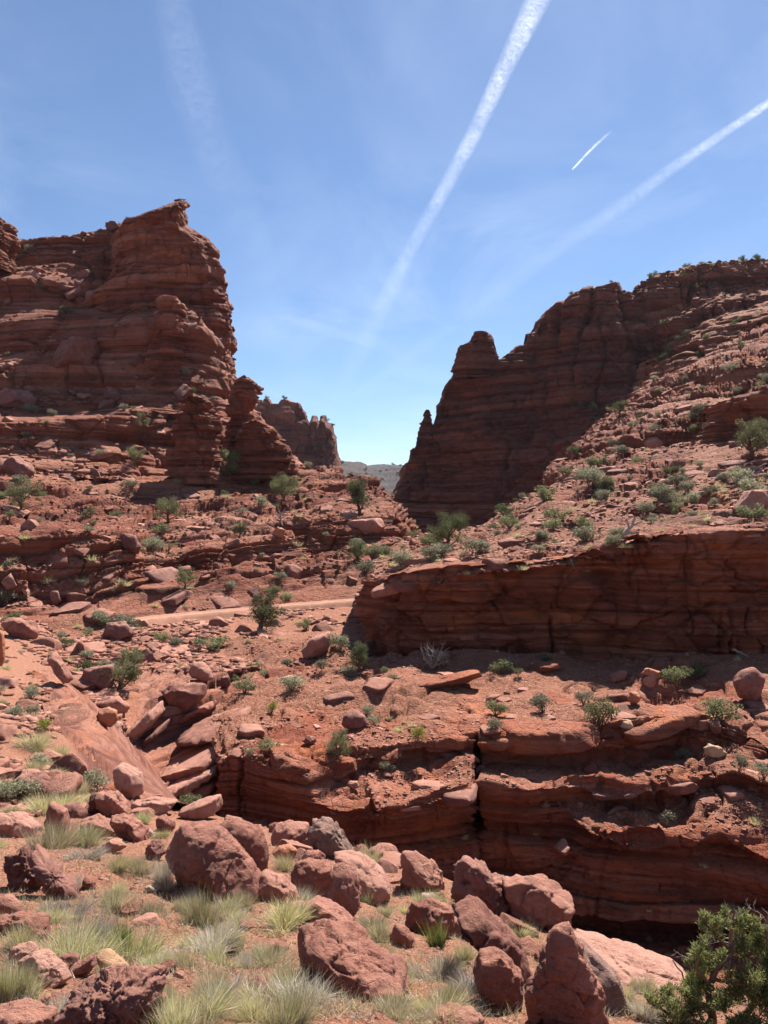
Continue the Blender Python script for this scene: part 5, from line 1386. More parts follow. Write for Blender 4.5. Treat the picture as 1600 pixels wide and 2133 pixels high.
WOOD = simple_mat('juniper_bark', (0.145, 0.088, 0.062), var=0.4, scale=14)
DEADW = simple_mat('bleached_twig', (0.25, 0.205, 0.175), var=0.25, scale=10)

def strips(roots, dirs, bend, length, width, rng, seg=3):
    """curved tapering blades: returns V (n, 2*seg+1, 3) flattened and tri faces"""
    n = len(roots)
    side = np.cross(dirs, rng.normal(size=(n, 3))); side /= np.linalg.norm(side, axis=1, keepdims=True) + 1e-9
    pts = []
    for k in range(seg + 1):
        f = k / seg
        c = roots + dirs * (length * f)[:, None] + bend * (length * f * f)[:, None]
        if k < seg:
            wd = width * (1 - 0.75 * f) * 0.5
            pts += [c - side * wd[:, None], c + side * wd[:, None]]
        else:
            pts += [c]
    V = np.stack(pts, 1)
    nf = []
    for k in range(seg - 1):
        a = 2 * k
        nf += [[a, a + 1, a + 3], [a, a + 3, a + 2]]
    a = 2 * (seg - 1)
    nf += [[a, a + 1, a + 2]]
    nf = np.array(nf)
    Fc = (nf[None] + (np.arange(n) * V.shape[1])[:, None, None]).reshape(-1, 3)
    return V, Fc

def tuft_mesh(name, mats, n, seed, h=1.0, r0=0.35, spread=0.9, droop=0.5, wid=0.014, split=None, seg=3, stiff=False):
    rng = np.random.default_rng(seed)
    a = rng.uniform(0, 6.283, n); rr = r0 * np.sqrt(rng.random(n))
    # several sub-clumps so that the outline stays uneven
    kc = rng.integers(0, 7, n); cc = rng.normal(0, r0 * 0.55, (7, 2))
    roots = np.stack([cc[kc, 0] + 0.5 * rr * np.cos(a), cc[kc, 1] + 0.5 * rr * np.sin(a), np.zeros(n)], 1)
    az = np.arctan2(roots[:, 1], roots[:, 0]) + rng.normal(0, 0.9, n)
    tl = np.abs(rng.normal(0, 0.5, n)) * spread + 0.25 * np.hypot(roots[:, 0], roots[:, 1]) / r0 * spread
    tl = np.clip(tl, 0, 1.35)
    d = np.stack([np.sin(tl) * np.cos(az), np.sin(tl) * np.sin(az), np.cos(tl)], 1)
    hk = rng.uniform(0.65, 1.1, 7)
    ln = h * hk[kc] * rng.uniform(0.45, 1.05, n)
    bd = np.stack([np.cos(az), np.sin(az), -np.ones(n) * 0.7], 1) * (droop * rng.uniform(0, 1, n) * (0.3 + np.sin(tl)))[:, None] * 0.5
    bd += rng.normal(0, 0.07, (n, 3))
    V, Fc = strips(roots, d, bd, ln, wid * rng.uniform(0.6, 1.3, n), rng, seg)
    tone = np.repeat(np.clip(rng.normal(0.5, 0.42, n), 0, 1), V.shape[1])
    nfb = len(Fc) // n
    mi = np.zeros(n, int)
    if len(mats) > 1:
        pr = split or [1 / len(mats)] * len(mats)
        mi = rng.choice(len(mats), n, p=pr)
    V = V.reshape(-1, 3); V[:, 2] = np.maximum(V[:, 2], -0.05)
    me = mesh_np(name, V, Fc, False, mats, np.repeat(mi, nfb))
    set_attr(me, 'tone', tone)
    return me

T_SAGE = [tuft_mesh('grass_clump', [G_PALE, G_DEAD, G_LIVE], 1300, 500 + i, 1, 0.6, 1.0, 0.5, 0.015, [0.62, 0.28, 0.10]) for i in range(4)]
T_GREEN = [tuft_mesh('grass_clump', [G_LIVE, G_PALE, G_DEAD], 1200, 520 + i, 1, 0.55, 1.0, 0.5, 0.015, [0.42, 0.40, 0.18]) for i in range(4)]
T_YEL = [tuft_mesh('grass_clump', [G_YEL, G_LIVE, G_DEAD], 1100, 540 + i, 1, 0.45, 1.1, 0.9, 0.014, [0.66, 0.14, 0.20]) for i in range(4)]
T_DEAD = [tuft_mesh('grass_clump', [G_DEAD, G_PALE], 1300, 560 + i, 1, 0.55, 1.15, 0.7, 0.014, [0.82, 0.18]) for i in range(4)]
T_BROOM = [tuft_mesh('broom_bush', [G_BROOM, G_LIVE], 700, 580 + i, 1, 0.28, 0.75, 0.15, 0.018, [0.75, 0.25]) for i in range(3)]
T_SMALL = [tuft_mesh('grass_tuft', [G_YEL, G_PALE], 150, 600 + i, 1, 0.35, 1.0, 0.6, 0.05, seg=2) for i in range(5)]

def leaf_cloud(rng, centers, radii, n, size, flat=0.8):
    k = rng.choice(len(centers), n, p=np.array(radii) ** 2 / (np.array(radii) ** 2).sum())
    d = rng.normal(size=(n, 3)); d /= np.linalg.norm(d, axis=1, keepdims=True)
    r = rng.random(n) ** 0.45
    P = centers[k] + d * (np.array(radii)[k] * r)[:, None] * np.array([1, 1, flat])
    a = rng.normal(size=(n, 3)); a /= np.linalg.norm(a, axis=1, keepdims=True)
    b = np.cross(a, rng.normal(size=(n, 3))); b /= np.linalg.norm(b, axis=1, keepdims=True)
    s = size * rng.uniform(0.6, 1.4, n)
    V = np.stack([P - a * s[:, None], P + b * (s * 0.5)[:, None], P + a * s[:, None], P - b * (s * 0.5)[:, None]], 1)
    Fc = np.arange(n * 4).reshape(n, 4)
    tone = np.repeat(np.clip(rng.random(len(centers))[k] * 0.6 + rng.random(n) * 0.4, 0, 1), 4)
    return V.reshape(-1, 3), Fc, tone

def tube(path, radii, k=6):
    path = np.array(path, float); n = len(path)
    T = np.gradient(path, axis=0); T /= np.linalg.norm(T, axis=1, keepdims=True) + 1e-9
    ref = np.array([0.31, 0.87, 0.38])
    A = np.cross(T, ref); A /= np.linalg.norm(A, axis=1, keepdims=True) + 1e-9
    B = np.cross(T, A)
    th = np.linspace(0, 2 * np.pi, k, endpoint=False)
    V = path[:, None] + np.array(radii)[:, None, None] * (A[:, None] * np.cos(th)[None, :, None] + B[:, None] * np.sin(th)[None, :, None])
    return V.reshape(-1, 3), grid_faces(n, k, True)

def join(parts):
    V, Fs, o = [], [], 0
    for v, f in parts:
        V.append(v); Fs.append(f + o); o += len(v)
    return np.concatenate(V), np.concatenate(Fs)

def limb(rng, p0, d0, length, r0, segs=7, wob=0.25, up=0.1):
    p = np.array(p0, float); d = np.array(d0, float); d /= np.linalg.norm(d)
    pts = [p.copy()]
    for k in range(segs):
        d = d + rng.normal(0, wob, 3) + np.array([0, 0, up]); d /= np.linalg.norm(d)
        p = p + d * length / segs
        pts.append(p.copy())
    return np.array(pts), np.linspace(r0, r0 * 0.25, segs + 1)

def shrub_mesh(name, leafm, seed, n=950, size=0.062, flat=0.75, ncl=11, twigs=8, spread=0.62):
    """unit shrub: about 2 wide, 1.4 high, base at origin"""
    rng = np.random.default_rng(seed)
    ang = rng.uniform(0, 6.283, ncl); r = spread * np.sqrt(rng.random(ncl))
    cen = np.stack([r * np.cos(ang), r * np.sin(ang), 0.25 + 0.75 * rng.random(ncl) * (1.15 - r)], 1)
    rad = rng.uniform(0.26, 0.46, ncl)
    V, Fc, tone = leaf_cloud(rng, cen, rad, n, size, flat)
    V[:, 2] = np.maximum(V[:, 2], 0.0)
    parts = []
    for i in range(twigs):
        c = cen[i % ncl]
        pts = np.linspace([c[0] * 0.1, c[1] * 0.1, -0.1], c * np.array([1, 1, 1.05]), 4) + rng.normal(0, 0.03, (4, 3))
        parts.append(tube(pts, [0.035, 0.028, 0.018, 0.008], 4))
    tv, tf = join(parts)
    me = mesh_np(name, np.concatenate([V, tv]), np.concatenate([Fc, tf + len(V)]), False, [leafm, WOOD],
                 np.concatenate([np.zeros(len(Fc), int), np.ones(len(tf), int)]))
    set_attr(me, 'tone', np.concatenate([tone, np.full(len(tv), 0.5)]))
    return me

S_SAGE = [shrub_mesh('shrub', G_SAGE, 700 + i) for i in range(5)]
S_GREEN = [shrub_mesh('shrub', G_GREEN, 720 + i) for i in range(5)]
S_DARK = [shrub_mesh('shrub', G_DARK, 740 + i, n=950) for i in range(4)]

def dead_mesh(name, seed, n=26):
    rng = np.random.default_rng(seed)
    parts = []
    for i in range(n):
        a = rng.uniform(0, 6.283); t = rng.uniform(0.2, 1.2)
        pts, r = limb(rng, (0, 0, 0), (math.cos(a) * math.sin(t), math.sin(a) * math.sin(t), math.cos(t)), rng.uniform(0.6, 1.2), 0.028, 5, 0.22, 0.02)
        parts.append(tube(pts, r, 4))
        for _ in range(2):
            q = pts[rng.integers(2, 5)]
            p2, r2 = limb(rng, q, rng.normal(0, 1, 3) + np.array([0, 0, 0.5]), 0.35, 0.014, 3, 0.25)
            parts.append(tube(p2, r2, 3))
    V, Fc = join(parts)
    return mesh_np(name, V, Fc, False, [DEADW])
S_DEAD = [dead_mesh('dead_shrub', 760 + i) for i in range(3)]

def put(me, name, label, cat, group, loc, s, rz=0.0, sz=None):
    o = bpy.data.objects.new(name, me)
    o.location = loc; o.rotation_euler = (0, 0, rz)
    o.scale = (s, s, s if sz is None else sz)
    COL.objects.link(o)
    return tag(o, label, cat, group)

def juniper_tree(label, px, py, hpx, seed, lean=0.0, wide=1.0, leafm=None, d=None, nleaf=1500, group=None, bare=0.20):
    """juniper: twisted trunk, limbs and a broken crown; height in photo pixels"""
    rng = np.random.default_rng(seed)
    d = d or depth_at(px, py)
    base = np.array(PX(px, py, d)); H = hpx / F * d
    root = empty('juniper_tree', base)
    tag(root, label, 'tree', group)
    parts = []; tips = []
    pts, r = limb(rng, (0, 0, -0.05 * H), (lean, 0.05, 1), H * 0.62, 0.055 * H, 7, 0.14, 0.15)
    parts.append(tube(pts, r, 7)); tips.append(pts[-1])
    nl = 9
    for i in range(nl):
        q = pts[1 + (i * 6) // nl]
        a = i * 2.4 + rng.uniform(0, 0.6)
        l, rr = limb(rng, q, (math.cos(a) * wide, math.sin(a) * wide, 0.55), H * rng.uniform(0.34, 0.5) * (0.75 + 0.4 * wide), 0.026 * H, 5, 0.2, 0.12)
        parts.append(tube(l, rr, 5)); tips += [l[-1], l[-2], l[-3]]
    V, Fc = join(parts)
    link('trunk', mesh_np('trunk', V, Fc, True, [WOOD]), root)
    tips = np.array(tips)
    zt = bare * H
    tips = tips[tips[:, 2] > zt] if (tips[:, 2] > zt).sum() > 5 else tips
    extra = tips[rng.integers(0, len(tips), 34)] * np.array([0.8, 0.8, 1]) + rng.normal(0, 0.09 * H, (34, 3))
    cen = np.concatenate([tips, extra]); cen[:, 2] = np.minimum(cen[:, 2], 0.90 * H)
    rad = rng.uniform(0.10, 0.20, len(cen)) * H
    nleaf = int(nleaf * 3.2)
    V, Fc, tone = leaf_cloud(rng, cen, rad, nleaf, 0.030 * H * (1500 / nleaf) ** 0.4, 0.75)
    me = mesh_np('crown', V, Fc, False, [leafm or G_DARK]); set_attr(me, 'tone', tone)
    link('crown', me, root)
    return root

JUN = [
 ('broad dark juniper on the rim of the band at the canyon mouth', 932, 1140, 78, 1.25, 0.1, G_DARK, 2600),
 ('tall ragged juniper standing beside the dirt road', 545, 1312, 88, 0.6, 0.0, G_DARK, 2400),
 ('small dark juniper casting a long shadow at the left end of the cliff band', 748, 1392, 62, 0.7, 0.0, G_DARK, 1800),
 ('spreading olive juniper in the gully leaning over a dark boulder', 246, 1440, 90, 1.2, 0.2, G_GREEN, 2200),
 ('bushy olive juniper on the talus below the rock mound', 592, 1040, 62, 1.0, 0.0, G_GREEN, 1500),
 ('slim juniper near the crest of the nose', 750, 1070, 78, 0.5, 0.0, G_DARK, 1400),
 ('round juniper just above the road near the nose', 742, 1170, 50, 1.0, 0.0, G_DARK, 1300),
 ('brown-green juniper hugging the ledge above the road', 385, 1225, 48, 1.3, 0.2, G_GREEN, 1200),
 ('flat-topped juniper on the ledge soil left of the nose', 498, 1120, 38, 1.0, 0.0, G_DARK, 900),
 ('big bushy juniper in front of the square outcrop at the right edge', 1568, 945, 85, 1.0, 0.0, G_GREEN, 2400),
 ('wide leafy juniper shrub at the left edge in the scrub', 45, 1065, 70, 1.4, 0.0, G_GREEN, 1900),
 ('lone dark juniper at the foot of the right cliff', 1290, 862, 34, 1.1, 0.0, G_DARK, 800),
 ('dark juniper high on the shaded right cliff bench', 1388, 742, 30, 1.0, 0.0, G_DARK, 700),
 ('little tree with a bare lower trunk on the skyline at the far right', 1580, 545, 18, 1.1, 0.0, G_DARK, 400),
 ('bushy little tree on the right skyline, left of the bare-trunked one', 1546, 549, 20, 1.2, 0.0, G_DARK, 400),
 ('pale green juniper below the hoodoo at the foot of the ledged pillar', 478, 990, 55, 1.0, 0.0, G_GREEN, 1300),
 ('fresh green juniper on the left ledges below the smooth overhang', 292, 895, 36, 1.1, 0.0, G_GREEN, 800),
 ('olive juniper beside the squat ledged pillar, lower on its left', 280, 965, 40, 1.3, 0.0, G_GREEN, 900),
 ('dense juniper clump on the talus left of the middle', 350, 1085, 58, 1.3, 0.0, G_GREEN, 1600),
 ('little green pine-like tree at the foot of the fin', 400, 822, 20, 0.9, 0.0, G_DARK, 400),
 ('knee-high juniper with two crowns on the bench soil', 705, 1580, 62, 1.25, 0.0, G_GREEN, 1700),
]
for i, (lab, x, y, h, wd, ln, lm, nl) in enumerate(JUN):
    juniper_tree(lab, x, y, h, 900 + i, ln, wd, lm, nleaf=nl)

SHR = [  # label, px, py(base), height px, kind, wide
 ('bare branching dead shrub with a green base at the foot of the cliff band', 900, 1392, 70, 'dead', 0.8),
 ('sage-green leafy part of the dead shrub clump under the band', 915, 1388, 40, 'sage', 1.0),
 ('green shrub beneath bare twigs on the bench ledge', 1045, 1402, 36, 'green', 1.2),
 ('bare twigs sticking up behind the green ledge shrub', 1062, 1385, 34, 'dead', 0.9),
 ('small dense green shrub at the end of the bench ledge', 1080, 1405, 22, 'green', 0.9),
 ('dense bright green round shrub on the bench', 1033, 1488, 42, 'green', 1.1),
 ('feathery pale green shrub on the bench above the smooth slab', 1132, 1482, 50, 'sage', 1.0),
 ('straggly green shrub hanging over the rim of the smooth slab', 1250, 1505, 70, 'green', 0.9),
 ('dusty green shrub left of the straggly one on the bench', 1215, 1465, 34, 'sage', 1.1),
 ('bright green leafy shrub beside the rock pile on the bench', 1412, 1425, 60, 'green', 1.0),
 ('dark leafy shrub in the shade right of the bright green one', 1448, 1412, 40, 'dark', 1.0),
 ('sprawling green shrub in the shade near the big round boulder', 1500, 1500, 60, 'green', 1.2),
 ('yellow-green shrub on the rim slab above the wall crack', 872, 1545, 40, 'yel', 0.9),
 ('green shrub on the brink at the left end of the lower wall', 560, 1568, 40, 'green', 0.9),
 ('green clump on the bench slope beside the gully head', 508, 1440, 36, 'green', 1.3),
 ('olive shrub pair in the middle of the bench slope', 610, 1438, 40, 'sage', 1.4),
 ('small yellowish green fan shrub on the bench slope', 566, 1485, 30, 'yel', 0.9),
 ('wide green bush on the rubble below the road', 440, 1350, 38, 'green', 1.7),
 ('round green bush right of the roadside juniper', 638, 1310, 26, 'green', 1.2),
 ('grey-green bush at the foot of the flat pale slab', 672, 1392, 26, 'sage', 1.1),
 ('leafy green bush beside the flat pale slab, under the band end', 705, 1355, 50, 'sage', 0.9),
 ('long olive bush at the left end of the road', 250, 1310, 44, 'sage', 1.5),
 ('olive bush on the talus, left of the gully juniper', 180, 1370, 22, 'sage', 1.4),
 ('grey-green bush by the gully rim at left', 65, 1455, 34, 'sage', 1.0),
 ('second grey-green bush lower on the gully rim at left', 68, 1490, 30, 'sage', 1.0),
 ('yellow-green bush on the left bank above the dark boulder', 95, 1520, 36, 'yel', 0.9),
 ('grey-green mound of brush under the diagonal ledge at right', 790, 1155, 26, 'sage', 1.2),
 ('large sage bush on the right slope near the shaded cliff', 1232, 1012, 50, 'sage', 1.1),
 ('dark green bush just right of the large sage bush', 1262, 1020, 36, 'green', 1.0),
 ('rounded sage bush in mid right slope', 1347, 1068, 32, 'sage', 1.1),
 ('grey bush with dead wood on the right slope', 1415, 1015, 40, 'sage', 1.2),
 ('sage bush beside the fallen dead trunk on the rim', 1280, 1138, 36, 'sage', 1.0),
 ('low sage mound above the rim of the band', 1120, 1150, 22, 'sage', 1.2),
 ('green-yellow bush on the crest of the right slope', 1062, 1098, 40, 'green', 0.9),
 ('bush hugging the crest of the right slope by the canyon', 1055, 1075, 34, 'dark', 1.2),
 ('single tuft-like bush on the lit ledge of the lower right wall', 1395, 1715, 36, 'sage', 1.0),
 ('spiny dry bush at right on the wavy ledge', 1540, 1605, 46, 'sage', 0.7),
 ('grey shrub at the right edge above the wavy ledge', 1592, 1620, 42, 'sage', 0.9),
 ('green weed on the gully floor under the lower wall', 395, 1680, 34, 'green', 1.2),
 ('shaded shrub at the mouth of the gully', 430, 1690, 26, 'dark', 1.0),
]
KM = dict(sage=S_SAGE, green=S_GREEN, dark=S_DARK, dead=S_DEAD, yel=None)
S_YEL = [shrub_mesh('shrub', simple_mat('rabbitbrush_leaf', (0.17, 0.165, 0.03), translucent=0.3, tonecol=(0.36, 0.34, 0.085)), 780 + i) for i in range(2)]
KM['yel'] = S_YEL
rr_ = random.Random(5)
for lab, x, y, h, k, wd in SHR:
    d = depth_at(x, y)
    hz = h / F * d
    unit = 1.15 if k == 'dead' else 1.35
    s = hz / unit
    put(rr_.choice(KM[k]), 'dead_shrub' if k == 'dead' else 'shrub', lab, 'shrub', None, PX(x, y, d), s * wd, rr_.uniform(0, 6.28), s)

def scatter_plants(key, n, seed, meshes, name, label, cat, group, size, **kw):
    rng = random.Random(seed)
    for Pt, Nn in samples(key, n, seed, **kw):
        s = size(rng)
        put(rng.choice(meshes), name, label, cat, group, Vector(Pt) + Vector((0, 0, -0.04 * s)), s, rng.uniform(0, 6.28), s * rng.uniform(0.7, 1.15))
MIX = S_SAGE + S_GREEN + S_DARK[:1]
scatter_plants('left_slope', 76, 41, MIX, 'shrub', 'small desert shrub on the left slope above the road', 'shrub', 'small shrubs on the left slope', logu(0.35, 1.3))
scatter_plants('right_slope', 120, 42, S_SAGE + S_SAGE + S_GREEN + S_DARK[:1], 'shrub', 'small desert shrub on the right slope above the cliff band', 'shrub', 'small shrubs on the right slope', logu(0.3, 1.5), where=lambda x, y, d: y < np.interp(x, [757, 950, 1230, 1600], [1195, 1160, 1130, 1080]))
scatter_plants('left_cliff', 34, 43, S_GREEN + S_SAGE, 'shrub', 'small green shrub on the stepped ledges under the upper left cliff', 'shrub', 'shrubs on the left ledges', logu(0.5, 1.5), nzmin=0.45)
scatter_plants('right_cliff', 45, 44, S_DARK + S_GREEN, 'shrub', 'small dark shrub on the benches of the shaded right cliff', 'shrub', 'shrubs on the right cliff benches', logu(0.6, 1.7), where=lambda x, y, d: x > 1180, nzmin=0.3)
scatter_plants('bench_and_canyon_wall', 14, 47, MIX, 'shrub', 'small desert shrub on the bench', 'shrub', 'small shrubs on the bench', logu(0.2, 0.55), nzmin=0.75, where=lambda x, y, d: d > 28)
scatter_plants('wash', 26, 45, MIX, 'shrub', 'small desert shrub in the rubble between the road and the gully', 'shrub', 'shrubs below the road', logu(0.3, 0.9), where=lambda x, y, d: y < 1420)
scatter_plants('foreground_ground', 16, 46, S_SAGE, 'shrub', 'small sage bush on the bank left of the gully', 'shrub', 'sage on the left bank', logu(0.15, 0.5), where=LB)
scatter_plants('left_slope', 40, 51, T_SMALL, 'grass_tuft', 'pale yellow grass tuft on the left slope above the road', 'grass tuft', 'grass tufts on the left slope', logu(0.35, 0.8))
scatter_plants('right_slope', 75, 52, T_SMALL, 'grass_tuft', 'pale yellow grass tuft on the right slope above the cliff band', 'grass tuft', 'grass tufts on the right slope', logu(0.25, 0.6), where=lambda x, y, d: d < 75)
scatter_plants('bench_and_canyon_wall', 36, 53, T_SMALL, 'grass_tuft', 'pale yellow grass tuft on the bench or a ledge under it', 'grass tuft', 'grass tufts on the bench', logu(0.15, 0.42), nzmin=0.6)
scatter_plants('wash', 26, 54, T_SMALL, 'grass_tuft', 'pale yellow grass tuft in the rubble between the road and the gully', 'grass tuft', 'grass tufts below the road', logu(0.2, 0.5), where=lambda x, y, d: y < 1420)
scatter_plants('foreground_ground', 22, 55, T_YEL, 'grass_clump', 'dry grass clump on the bank left of the gully', 'grass clump', 'grass on the left bank', logu(0.25, 0.6), where=LB)
scatter_plants('hills', 11, 56, S_DARK, 'shrub', 'dark speck of a shrub on the far hills in the canyon mouth', 'shrub', 'shrubs on the far hills', logu(2.5, 5.0), tol=0.1)
scatter_plants('butte_cliff', 10, 57, S_DARK, 'shrub', 'small dark shrub on the distant left butte', 'shrub', 'shrubs on the distant butte', logu(1.2, 2.5), tol=0.1)

# ---- near grass clumps, one by one
GR = [  # label, px, py base, width px, height px, kind
 ('bright green grass clump in front of the broad low slab', 172, 1762, 95, 50, 'green'),
 ('pale grass mixed into the left end of the bright green clump', 112, 1765, 70, 70, 'sage'),
 ('straw-coloured skirt under the bright green clump', 185, 1785, 80, 40, 'dead'),
 ('yellow-green clump above the bare patch, left of the grey-green twin', 240, 1815, 75, 45, 'yel'),
 ('grey-green twin clump right of the yellow-green one', 288, 1818, 65, 50, 'sage'),
 ('spiky grass tuft at the left end of the long sunlit slab', 343, 1850, 55, 65, 'dead'),
 ('sage clump above the largest sage mound', 235, 1895, 90, 60, 'sage'),
 ('small yellow clump left of the sage clump', 250, 1862, 40, 40, 'yel'),
 ('largest sage mound at the left, pale and twiggy', 155, 1992, 150, 115, 'sage'),
 ('grey twiggy half of the largest sage mound', 205, 1970, 90, 80, 'dead'),
 ('tall green broom stems right of the largest sage mound', 258, 1985, 75, 95, 'broom'),
 ('long dry grass drooping over the flat red boulder', 48, 1985, 95, 80, 'yel'),
 ('yellow-green clump growing from the grey dead clump', 420, 1930, 85, 85, 'green'),
 ('large grey dead clump in the centre of the soil', 432, 1985, 120, 75, 'dead'),
 ('light green clump right of the large grey dead clump', 490, 1985, 55, 70, 'green'),
 ('spiky half-dead tuft below the light green clump', 505, 2015, 50, 45, 'dead'),
 ('green and grey clump below the large grey dead one', 448, 2068, 75, 80, 'sage'),
 ('dead tuft in front of the green and grey clump', 460, 2085, 70, 40, 'dead'),
 ('broad pale sage mound left of centre on the bottom edge', 372, 2140, 120, 130, 'sage'),
 ('second pale mound merging into the broad one', 420, 2150, 100, 80, 'sage'),
 ('long yellow-green grass in front of the sunlit low boulder', 592, 1932, 120, 62, 'yel'),
 ('drooping yellow grass in front of the low sloping boulder', 655, 1925, 85, 50, 'yel'),
 ('yellow clump under the tip of the largest rounded boulder', 506, 1888, 50, 45, 'yel'),
 ('grey clump left of the yellow-green clump by the soil', 385, 1900, 50, 50, 'sage'),
 ('big pale green mound in front of the huge red boulder', 600, 2142, 120, 100, 'green'),
 ('olive clump left of the big pale green mound', 530, 2125, 85, 55, 'yel'),
 ('narrow green clump against the left side of the huge red boulder', 585, 2062, 50, 65, 'green'),
 ('upright bright green broom bush between the red blocks', 915, 1975, 75, 68, 'broom'),
 ('grey rounded dead clump beside the brown slab', 985, 2052, 85, 70, 'dead'),
 ('grey-brown half of the dead clump pair, left of the rounded one', 920, 2030, 95, 60, 'dead'),
 ('orange-tinged grass on top of the dead clump pair', 962, 2000, 60, 45, 'yel'),
 ('fresh yellow-green clump below the dead clump pair', 945, 2098, 85, 62, 'green'),
 ('pale dry clump right of the huge red boulder', 880, 2112, 65, 52, 'yel'),
 ('pale grey clump on the bottom right of the huge red boulder', 915, 2125, 60, 35, 'dead'),
 ('bright green weeds in the bottom left corner stones', 22, 2085, 85, 95, 'green'),
 ('pale fringe behind the bottom left weeds', 55, 2060, 60, 50, 'sage'),
 ('little green clump at the left edge above the flat-topped boulder', 25, 1697, 55, 24, 'green'),
 ('grey twiggy clump on the slickrock bank', 165, 1652, 55, 42, 'sage'),
 ('fresh green patch beside the chalky white stone', 300, 1715, 60, 32, 'green'),
 ('green tuft below the gully lip, left of the long pale slab', 335, 1745, 36, 22, 'green'),
 ('green grass along the brink behind the grooved boulder', 765, 1800, 80, 45, 'green'),
 ('yellow grass between the domed and the split boulders', 600, 1812, 62, 42, 'yel'),
 ('small clump at the right edge of the grooved boulder', 768, 1882, 40, 36, 'green'),
 ('dry grass strip right of the low sloping boulder', 790, 1960, 90, 40, 'yel'),
 ('pale stubble on the soil right of the split boulder', 775, 1935, 70, 34, 'sage'),
 ('green and straw grass left of the rounded red stone', 785, 2000, 70, 42, 'yel'),
 ('low grey clump near the top of the huge red boulder', 800, 1905, 34, 28, 'sage'),
 ('straw fringe above the huge red boulder', 835, 2015, 70, 40, 'yel'),
 ('thin straw clump beside the tan slab', 215, 2050, 55, 62, 'green'),
 ('dry clump under the dark jagged wedge', 100, 1905, 70, 36, 'yel'),
 ('grey-straw clump in the bare soil under the jagged boulder', 155, 1845, 40, 26, 'dead'),
 ('straw clump where the soil meets the largest rounded boulder', 320, 1905, 44, 34, 'sage'),
 ('yellow clump by the big fissured boulder', 1080, 1945, 55, 36, 'yel'),
 ('dry clump hugging the black-stained slab', 1310, 2085, 60, 50, 'yel'),
 ('yellowish grass left of the juniper on the pale slab', 1325, 2060, 40, 40, 'yel'),
 ('grey clump under the left branch of the juniper', 1345, 2120, 55, 35, 'dead'),
 ('straw clump left of the pitted boulder', 60, 2040, 36, 36, 'dead'),
 ('straw tuft right of the pitted boulder', 345, 2075, 44, 48, 'yel'),
 ('small dry tuft on the soil under the spiky half-dead tuft', 540, 2000, 60, 44, 'sage'),
 ('small dry tuft at the centre of the soil', 385, 2010, 50, 36, 'yel'),
]
TK = dict(green=T_GREEN, sage=T_SAGE, yel=T_YEL, dead=T_DEAD, broom=T_BROOM)
for lab, x, y, w_, h_, k in GR:
    yy = min(y, 2128)
    d = depth_at(min(max(x, 6), 1592), yy) * (yy / y if y > yy else 1)
    sx = w_ / F * d / 1.72
    sz = h_ / F * d / 1.0
    me = rr_.choice(TK[k])
    og = put(me, 'broom_bush' if k == 'broom' else 'grass_clump', lab, 'bush' if k == 'broom' else 'grass clump', None, PX(x, y, d), sx, rr_.uniform(0, 6.28), sz)
    og.scale = (sx * rr_.uniform(0.85, 1.25), sx * rr_.uniform(0.75, 1.05), sz * rr_.uniform(0.85, 1.1))
    og.rotation_euler = (rr_.uniform(-0.16, 0.16), rr_.uniform(-0.16, 0.16), rr_.uniform(0, 6.28))

NEARG = lambda x, y, d: (y > 1760) & (d < 11)
scatter_plants('foreground_ground', 22, 71, T_YEL + T_SAGE, 'grass_clump', 'dry grass clump on the near slope', 'grass clump', 'dry grass on the near slope', logu(0.10, 0.22), where=NEARG)
scatter_plants('foreground_ground', 10, 72, T_DEAD, 'grass_clump', 'grey dead grass clump on the near slope', 'grass clump', 'dead grass on the near slope', logu(0.10, 0.2), where=NEARG)
scatter_plants('foreground_ground', 12, 73, T_GREEN + T_SAGE, 'grass_clump', 'green grass clump on the near slope', 'grass clump', 'green grass on the near slope', logu(0.08, 0.2), where=NEARG)

# dry litter and short stubble over the near soil: nobody could count it
def stubble():
    sp = samples('foreground_ground', 9000, 61, where=lambda x, y, d: (y > 1700) & (d < 13))
    rng = np.random.default_rng(61)
    P = np.array([a for a, _ in sp])
    keep = fbm(P, 1.1, 3, 0.5, 61) + rng.normal(0, 0.15, len(P)) > -0.05
    P = P[keep]
    k = 7
    R = np.repeat(P, k, 0) + rng.normal(0, 0.02, (len(P) * k, 3)) * np.array([1, 1, 0])
    n = len(R)
    d = rng.normal(0, 0.6, (n, 3)); d[:, 2] = np.abs(rng.normal(0.7, 0.4, n)); d /= np.linalg.norm(d, axis=1, keepdims=True)
    V, Fc = strips(R, d, rng.normal(0, 0.15, (n, 3)), rng.uniform(0.02, 0.085, n), np.full(n, 0.0035), rng, 2)
    me = mesh_np('dry_grass', V.reshape(-1, 3), Fc, False, [G_YEL, G_DEAD, G_PALE], np.repeat(rng.integers(0, 3, n), len(Fc) // n))
    set_attr(me, 'tone', np.repeat(rng.random(n), V.shape[1]))
    tag(link('dry_grass', me), kind='stuff')
stubble()

